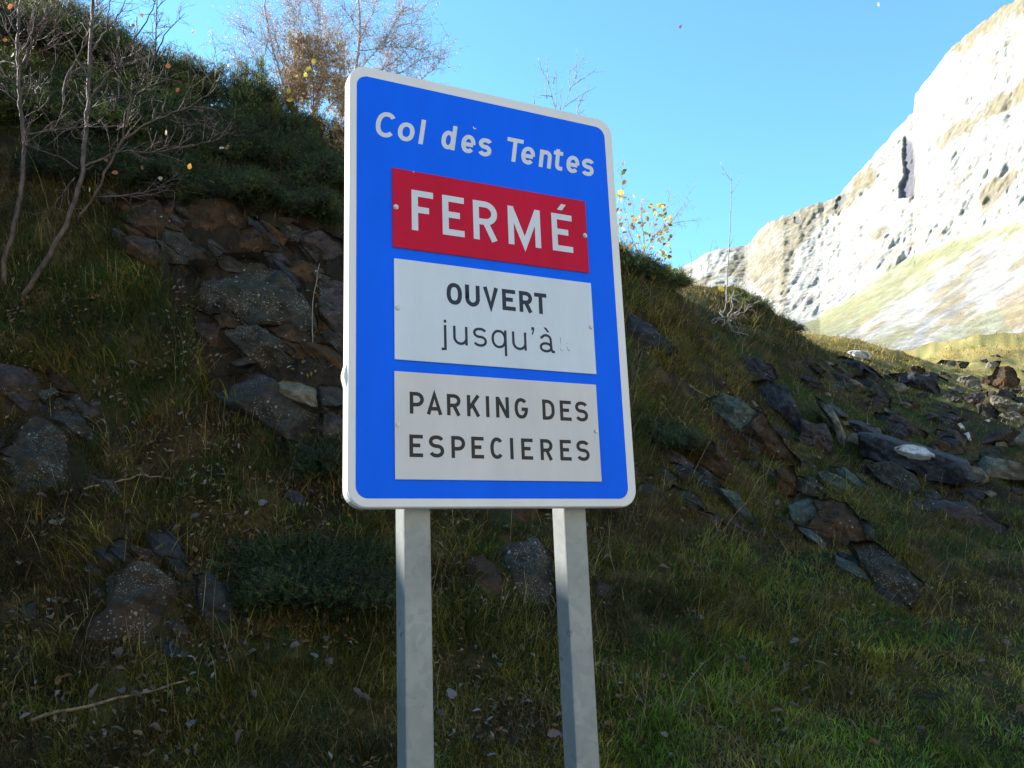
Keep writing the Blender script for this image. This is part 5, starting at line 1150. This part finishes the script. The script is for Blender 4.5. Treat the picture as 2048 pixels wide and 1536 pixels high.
def rrect(x0, y0, x1, y1, r, k=9):
    pts = []
    for cx, cy, a0 in ((x1-r, y0+r, -90), (x1-r, y1-r, 0), (x0+r, y1-r, 90), (x0+r, y0+r, 180)):
        for i in range(k+1):
            a = math.radians(a0+90*i/k); pts.append((cx+r*math.cos(a), cy+r*math.sin(a)))
    return np.array(pts)
def slab(name, loops, mat, parent, smooth=False):
    """loops: list of (outline Nx2, offset); first and last are capped"""
    V = np.concatenate([S(o[:, 0], o[:, 1], np.full(len(o), f)) for o, f in loops]); n = len(loops[0][0]); F = [list(range(n))]
    for k in range(len(loops)-1):
        for i in range(n):
            j = (i+1) % n; F.append([k*n+i, (k+1)*n+i, (k+1)*n+j, k*n+j])
    F.append([(len(loops)-1)*n+i for i in reversed(range(n))])
    return mesh(name, V, faces=F, mat=mat, parent=parent)
sb = S(.45, 0, -.09); sb[2] = 0
SIGN = tag(empty('road_sign', sb), 'tall blue road sign with a red FERMÉ plate, on two square steel posts', 'road sign')
r0 = .052
o0 = rrect(0, 0, .9, 1.3, r0); o1 = rrect(.0022, .0022, .8978, 1.2978, r0-.002); ob = rrect(-.0015, -.0015, .9015, 1.3015, r0)
slab('sign_box', [(o1, 0.), (o0, -.002), (o0, -.009), (ob, -.011), (ob, -.050), (rrect(.012, .012, .888, 1.288, r0-.012), -.0502)], M_EDGE, SIGN)
slab('blue_panel', [(rrect(.0205, .0325, .8705, 1.2765, .034), .0007), (rrect(.0205, .0325, .8705, 1.2765, .034), .0001)], M_BLUE, SIGN)
# the inner top edge follows the border width that the photo shows
kn = np.array([(-.0015, .905), (-.009, .935), (-.009, .948), (-.0015, .978), (.004, .978), (.004, .905)])
slab('edge_clip', [(kn, -.014), (kn, -.046)], M_EDGE, SIGN)

# ---- strokes
def stroke(pts, t, closed=False):
    p = np.array(pts, float); n = len(p); q = []
    for i in range(n):
        if closed: a, b, c = p[i-1], p[i], p[(i+1) % n]
        else: a, b, c = p[max(i-1, 0)], p[i], p[min(i+1, n-1)]
        d1 = b-a; d2 = c-b; l1 = np.linalg.norm(d1); l2 = np.linalg.norm(d2)
        d1 = d1/l1 if l1 > 1e-9 else d2/l2; d2 = d2/l2 if l2 > 1e-9 else d1
        n1 = np.array([-d1[1], d1[0]]); n2 = np.array([-d2[1], d2[0]]); m = n1+n2; m /= np.linalg.norm(m); s = min(2.6, 1/max(.2, m@n1))
        q.append((b+m*s*t/2, b-m*s*t/2))
    return q, closed
def arc(cx, cy, rx, ry, a0, a1, n=16, e=1.0):
    r = []
    for i in range(n+1):
        a = math.radians(a0+(a1-a0)*i/n); c, s = math.cos(a), math.sin(a)
        r.append((cx+rx*math.copysign(abs(c)**e, c), cy+ry*math.copysign(abs(s)**e, s)))
    return r
def spl(P_, n=8):
    P_ = np.array(P_, float); Q = np.concatenate([[2*P_[0]-P_[1]], P_, [2*P_[-1]-P_[-2]]]); out = []
    for i in range(1, len(Q)-2):
        for k in range(n):
            t = k/n; out.append(tuple(.5*((2*Q[i])+(-Q[i-1]+Q[i+1])*t+(2*Q[i-1]-5*Q[i]+4*Q[i+1]-Q[i+2])*t*t+(-Q[i-1]+3*Q[i]-3*Q[i+1]+Q[i+2])*t**3)))
    out.append(tuple(P_[-1])); return out
def glyph(g, w, h, t):
    """centre lines; x right, y up, baseline 0, cap or x-height h"""
    a = t/2; X = w-a; Y = h-a; k = []
    e = .80
    if g == 'F': k = [[(w, Y), (a, Y), (a, 0)], [(a, .52*h), (.80*w, .52*h)]]
    elif g == 'E': k = [[(w, Y), (a, Y), (a, a), (w, a)], [(a, .52*h), (.80*w, .52*h)]]
    elif g in 'PR':
        m = .47*h if g == 'R' else .42*h; ry = (Y-m)/2; rx = min(.42*w, ry*1.05); k = [[(a, 0), (a, h)], [(a, Y), (X-rx, Y)]+arc(X-rx, Y-ry, rx, ry, 90, -90, 14)[1:]+[(a, m)]]
        if g == 'R': k.append([(.50*w, m), (w-a*1.05, 0)])
    elif g == 'D': rx = .62*w; k = [[(a, 0), (a, h)], [(a, Y), (X-rx, Y)]+arc(X-rx, h/2, rx, h/2-a, 90, -90, 18, .75)[1:]+[(a, a)]]
    elif g == 'M': k = [[(a, 0), (a, h)], [(a*.95, h*.97), (w/2, t*.35), (w-a*.95, h*.97)], [(w-a, h), (w-a, 0)]]
    elif g == 'N': k = [[(a, 0), (a, h)], [(a*1.1, h*.96), (w-a*1.1, h*.04)], [(w-a, h), (w-a, 0)]]
    elif g == 'O': k = [('c', arc(w/2, h/2, w/2-a, h/2-a, 0, 360, 36, .86)[:-1])]
    elif g == 'U': ry = .40*w; k = [[(a, h), (a, ry+a)]+arc(w/2, ry+a, w/2-a, ry, 180, 360, 16)+[(X, h)]]
    elif g == 'V': k = [[(a*.95, h), (w/2, a*.7), (w-a*.95, h)]]
    elif g == 'T': k = [[(0, Y), (w, Y)], [(w/2, Y), (w/2, 0)]]
    elif g == 'A': k = [[(a*.95, 0), (w/2, h-a*.7), (w-a*.95, 0)], [(.24*w, .27*h), (.76*w, .27*h)]]
    elif g == 'K': k = [[(a, 0), (a, h)], [(a*1.4, .38*h), (w-a*1.1, h)], [(.40*w, .56*h), (w-a*1.1, 0)]]
    elif g == 'I': k = [[(w/2, 0), (w/2, h)]]
    elif g == 'C': k = [arc(w/2, h/2, w/2-a, h/2-a, 42, 318, 30, .9)]
    elif g == 'G': k = [arc(w/2, h/2, w/2-a, h/2-a, 42, 340, 30, .86)+[(X, .44*h)], [(.52*w, .46*h), (w, .46*h)]]
    elif g in 'Ss':
        m = .515*h; k = [arc(w/2, (Y+m)/2, w/2-a, (Y-m)/2, 22, 270, 20, .93)+arc(w/2, (a+m)/2, w/2-a, (m-a)/2, 90, -158, 20, .93)[1:]]
    elif g == 'o': k = [('c', arc(w/2, h/2, w/2-a, h/2-a, 0, 360, 30, .92)[:-1])]
    elif g == 'l': k = [[(w/2, 0), (w/2, h)]]
    elif g == 'e': k = [[(X-.01*w, .50*h)]+arc(w/2, h/2, w/2-a, h/2-a, 8, 318, 30, .92), [(a, .47*h), (X, .47*h)]]
    elif g == 'n': r = w/2-a; k = [[(a, 0), (a, h)], [(a, h*.60)]+arc(w/2, Y-r*1.0, r, r, 165, 0, 14)+[(X, 0)]]
    elif g == 'u': r = w/2-a; k = [[(X, h), (X, 0)], [(a, h), (a, a+r)]+arc(w/2, a+r, r, r, 180, 345, 14)]
    elif g == 't': k = [[(.42*w, h), (.42*w, .30*h)]+arc(.42*w+.30*w, .27*h, .30*w, .27*h-a, 180, 275, 8)+[(w, a*1.1)], [(0, h*.81), (w*.95, h*.81)]]
    return k
def place(g, x0, w, base, h, t, slant=0., desc=None, asc=None):
    """returns list of (quad strip, closed) in sign coordinates"""
    out = []
    if slant:
        if g in 'Coes': x0 -= slant*h*.5
        elif g == 'd': x0 -= slant*h*.38; w -= slant*h*.62
        elif g == 'T': x0 -= slant*h
        elif g == 't': x0 -= slant*h*.8; w -= slant*h*.05
        elif g == 'n': w -= slant*h*.6
        else: w -= slant*h*.98
    if g == 'd':
        xh = h*.76; k = glyph('o', w*.96, xh, t)+[[(w-t/2, 0), (w-t/2, h)]]
    elif g == 'q': k = glyph('o', w*.97, h, t)+[[(w-t/2, h), (w-t/2, -desc)]]
    elif g == 'j': k = [[(w-t*.6, h), (w-t*.6, -desc*.72), (w-t*1.0, -desc+t*.75), (0, -desc+t/2)], [(w-t*.6, h+asc*.55), (w-t*.6, h+asc*.55+t*1.1)]]
    elif g == 'a': r = w*.38; k = [[(.08*w, h*.76)]+arc(.45*w, h*.70, .30*w, h*.30-t/2, 150, 10, 12)+[(.78*w, .18*h), (.84*w, t/2), (w, t/2*.9)], ('c', arc(.42*w, .28*h, .34*w, .28*h-t/2, 0, 360, 24, .95)[:-1])]
    else: k = glyph(g, w, h, t)
    for s in k:
        cl = isinstance(s, tuple); p = s[1] if cl else s; q, c = stroke(p, t, cl)
        out.append(([(tuple((x0+v[0]+slant*v[1], base-v[1])) for v in pr) for pr in q], c))
    return out
def lettering(name, strokes, mat, parent, off):
    V = []; Q = []; n = 0; k = 0
    for q, c in strokes:
        pts = np.array([list(map(list, pr)) for pr in q]).reshape(-1, 2); m = len(pts)//2
        o = off+.00012*(k % 3); k += 1
        V.append(S(pts[:, 0], pts[:, 1], np.full(len(pts), o)))
        for i in range(m if c else m-1):
            j = (i+1) % m; Q.append([n+2*i, n+2*i+1, n+2*j+1, n+2*j])
        n += len(pts)
    return mesh(name, np.concatenate(V), quads=np.array(Q), mat=mat, parent=parent)
def letters(groups, mat, parent, off):
    for s_ in groups: lettering('letter', s_, mat, parent, off)
def poly_st(pts):   # filled quad given by its four corners in sign coordinates
    return ([(pts[0], pts[1]), (pts[3], pts[2])], False)
# Col des Tentes
st = []
for g, x, w in (('C', .078, .0605), ('o', .1451, .0494), ('l', .207, .0262), ('d', .2831, .0514), ('e', .3479, .0441), ('s', .405, .0426), ('T', .5072, .0547), ('e', .5526, .0463), ('n', .6127, .0473), ('t', .6715, .0344), ('e', .7162, .0461), ('s', .7741, .0441)):
    h = .083 if g in 'CldT' else (.0755 if g == 't' else .0625); st += [place(g, x, w+.002, .2198, h, .0140, .15)]
letters(st, M_WHITE, SIGN, .0012); lettering('paint_chip', [poly_st([(.3870, .1265), (.3900, .1255), (.3935, .1335), (.3895, .1335)]), poly_st([(.3925, .1335), (.3915, .1300), (.3980, .1285), (.3985, .1325)])], M_WHITE, SIGN, .0012)
# plates
def plate(x0, y0, x1, y1, mat, label, bolts, c=.0015):
    o = np.array([(x0, y0), (x1, y0), (x1, y1), (x0, y1)]); i = o+np.sign(np.array([(x0+x1)/2, (y0+y1)/2])-o)*.0006
    p = slab('plate', [(i, .0052), (o, .0046), (o, .0022)], mat, SIGN); p['label'] = label
    for bx, by in bolts:
        V = []; F = []
        for rr_, f0, f1, ns in ((.0082, .0053, .0064, 20), (.0056, .0064, .0098, 6)):
            b = len(V); a = np.arange(ns)/ns*2*np.pi+.3
            V += [S(bx+rr_*np.cos(v), by+rr_*np.sin(v), f0) for v in a]+[S(bx+rr_*.96*np.cos(v), by+rr_*.96*np.sin(v), f1) for v in a]
            F += [[b+k, b+(k+1) % ns, b+ns+(k+1) % ns, b+ns+k] for k in range(ns)]+[[b+ns+k for k in range(ns)]]
        mesh('bolt', np.array(V), faces=F, mat=mb, parent=p)
    return p
pr = plate(.1255, .3145, .7760, .5608, M_RED, 'red plate reading FERMÉ', ((.1356, .4367), (.7679, .4342)))
pw = plate(.1290, .5945, .7795, .8920, M_PLATE, 'white plate reading OUVERT jusqu\'à', ((.1387, .7422), (.7698, .7411)))
pg = plate(.1278, .9257, .7755, 1.2255, M_PLATE2, 'greyish plate reading PARKING DES ESPECIERES', ((.1365, 1.0758), (.7656, 1.0721)))
st = []
for g, x, w in (('F', .1833, .067), ('E', .279, .0697), ('R', .3781, .0796), ('M', .4942, .1119), ('E', .6472, .0738)): st += [place(g, x, w, .5005, .1265, .0195)]
st[-1].append(poly_st([(.6850, .3390), (.7020, .3396), (.6870, .3605), (.6690, .3600)]))
letters(st, M_WHITE, pr, .0056); lettering('paint_chip', [poly_st([(.187, .3150), (.192, .3150), (.1925, .3195), (.189, .3165)])], M_WHITE, pr, .0056)
st = []
for g, x, w in (('O', .2869, .0482), ('U', .3453, .0467), ('V', .403, .0492), ('E', .4649, .0444), ('R', .5218, .0442), ('T', .5734, .0425)): st += [place(g, x, w, .7150, .0665, .0128)]
jt = .0078
st += [place('j', .2682, .0165, .8352, .0560, jt, desc=.0210, asc=.0125)]; st += [place('u', .3045, .045, .8352, .0560, jt)]; st += [place('s', .3671, .0435, .8355, .0580, jt)]
st += [place('q', .4256, .0495, .8353, .0568, jt, desc=.0225)]; st += [place('u', .493, .0476, .8358, .0565, jt)]; st += [place('a', .5847, .0518, .8359, .0580, jt)]
st[-1].append(poly_st([(.6000, .7571), (.6095, .7571), (.6200, .7715), (.6135, .7721)]))
st.append([poly_st([(.5590, .7600), (.5682, .7600), (.5682, .7700), (.5590, .7700)]), poly_st([(.5640, .7695), (.5682, .7695), (.5630, .7845), (.5590, .7835)])])
letters(st, M_NAVY, pw, .0056)
st = []
for a, b, c_, d_ in ((.6575, .7835, .6582, .806), (.6560, .820, .6566, .8275), (.6655, .8235, .6600, .829), (.6805, .799, .6808, .803), (.6790, .812, .6815, .8215), (.6815, .8215, .6865, .8265), (.6865, .8265, .6872, .819)):
    dx = c_-a; dy = d_-b; l = math.hypot(dx, dy); ox, oy = -dy/l*.0007, dx/l*.0007
    st.append(poly_st([(a-ox, b-oy), (a+ox, b+oy), (c_+ox*.4, d_+oy*.4), (c_-ox*.4, d_-oy*.4)]))
o = lettering('scratch_marks', st, M_NAVY, pw, .0056); o['kind'] = 'stuff'
st = []
for g, x, w in (('P', .1707, .0416), ('A', .2201, .0465), ('R', .2808, .0414), ('K', .3418, .0413), ('I', .4003, .0118), ('N', .4324, .0417), ('G', .4923, .0436), ('D', .5841, .0413), ('E', .6436, .0389), ('S', .6964, .044)): st += [place(g, x, w, 1.0437, .0618, .0106)]
for g, x, w in (('E', .1685, .0392), ('S', .2251, .0447), ('P', .2913, .042), ('E', .3519, .0386), ('C', .4105, .042), ('I', .4729, .011), ('E', .509, .0377), ('R', .5715, .0407), ('E', .6369, .0384), ('S', .6935, .0446)): st += [place(g, x, w, 1.1642, .0623, .0106)]
letters(st, M_BLACK, pg, .0056)
# posts: square galvanised tube
def post(xa, xb):
    d0, d1, c = -.0505, -.130, .005
    sec = [(xa+c, d0), (xb-c, d0), (xb-c*.3, d0-c*.3), (xb, d0-c), (xb, d1+c), (xb-c, d1), (xa+c, d1), (xa, d1+c), (xa, d0-c), (xa+c*.3, d0-c*.3)]
    V = []; F = []; n = len(sec); zs_ = [1.25, float(TLw[2])+.3]
    for yy in (1.25-1.15, 1.31, TLw[2]+.3):
        V += [S(x, yy, f) for x, f in sec]
    for k in range(2):
        F += [[k*n+i, (k+1)*n+i, (k+1)*n+(i+1) % n, k*n+(i+1) % n] for i in range(n)]
    F += [list(range(n)), [2*n+i for i in reversed(range(n))]]
    return mesh('post', np.array(V), faces=F, mat=M_GALV, parent=SIGN)
post(.1695, .2475); post(.6715, .7475)
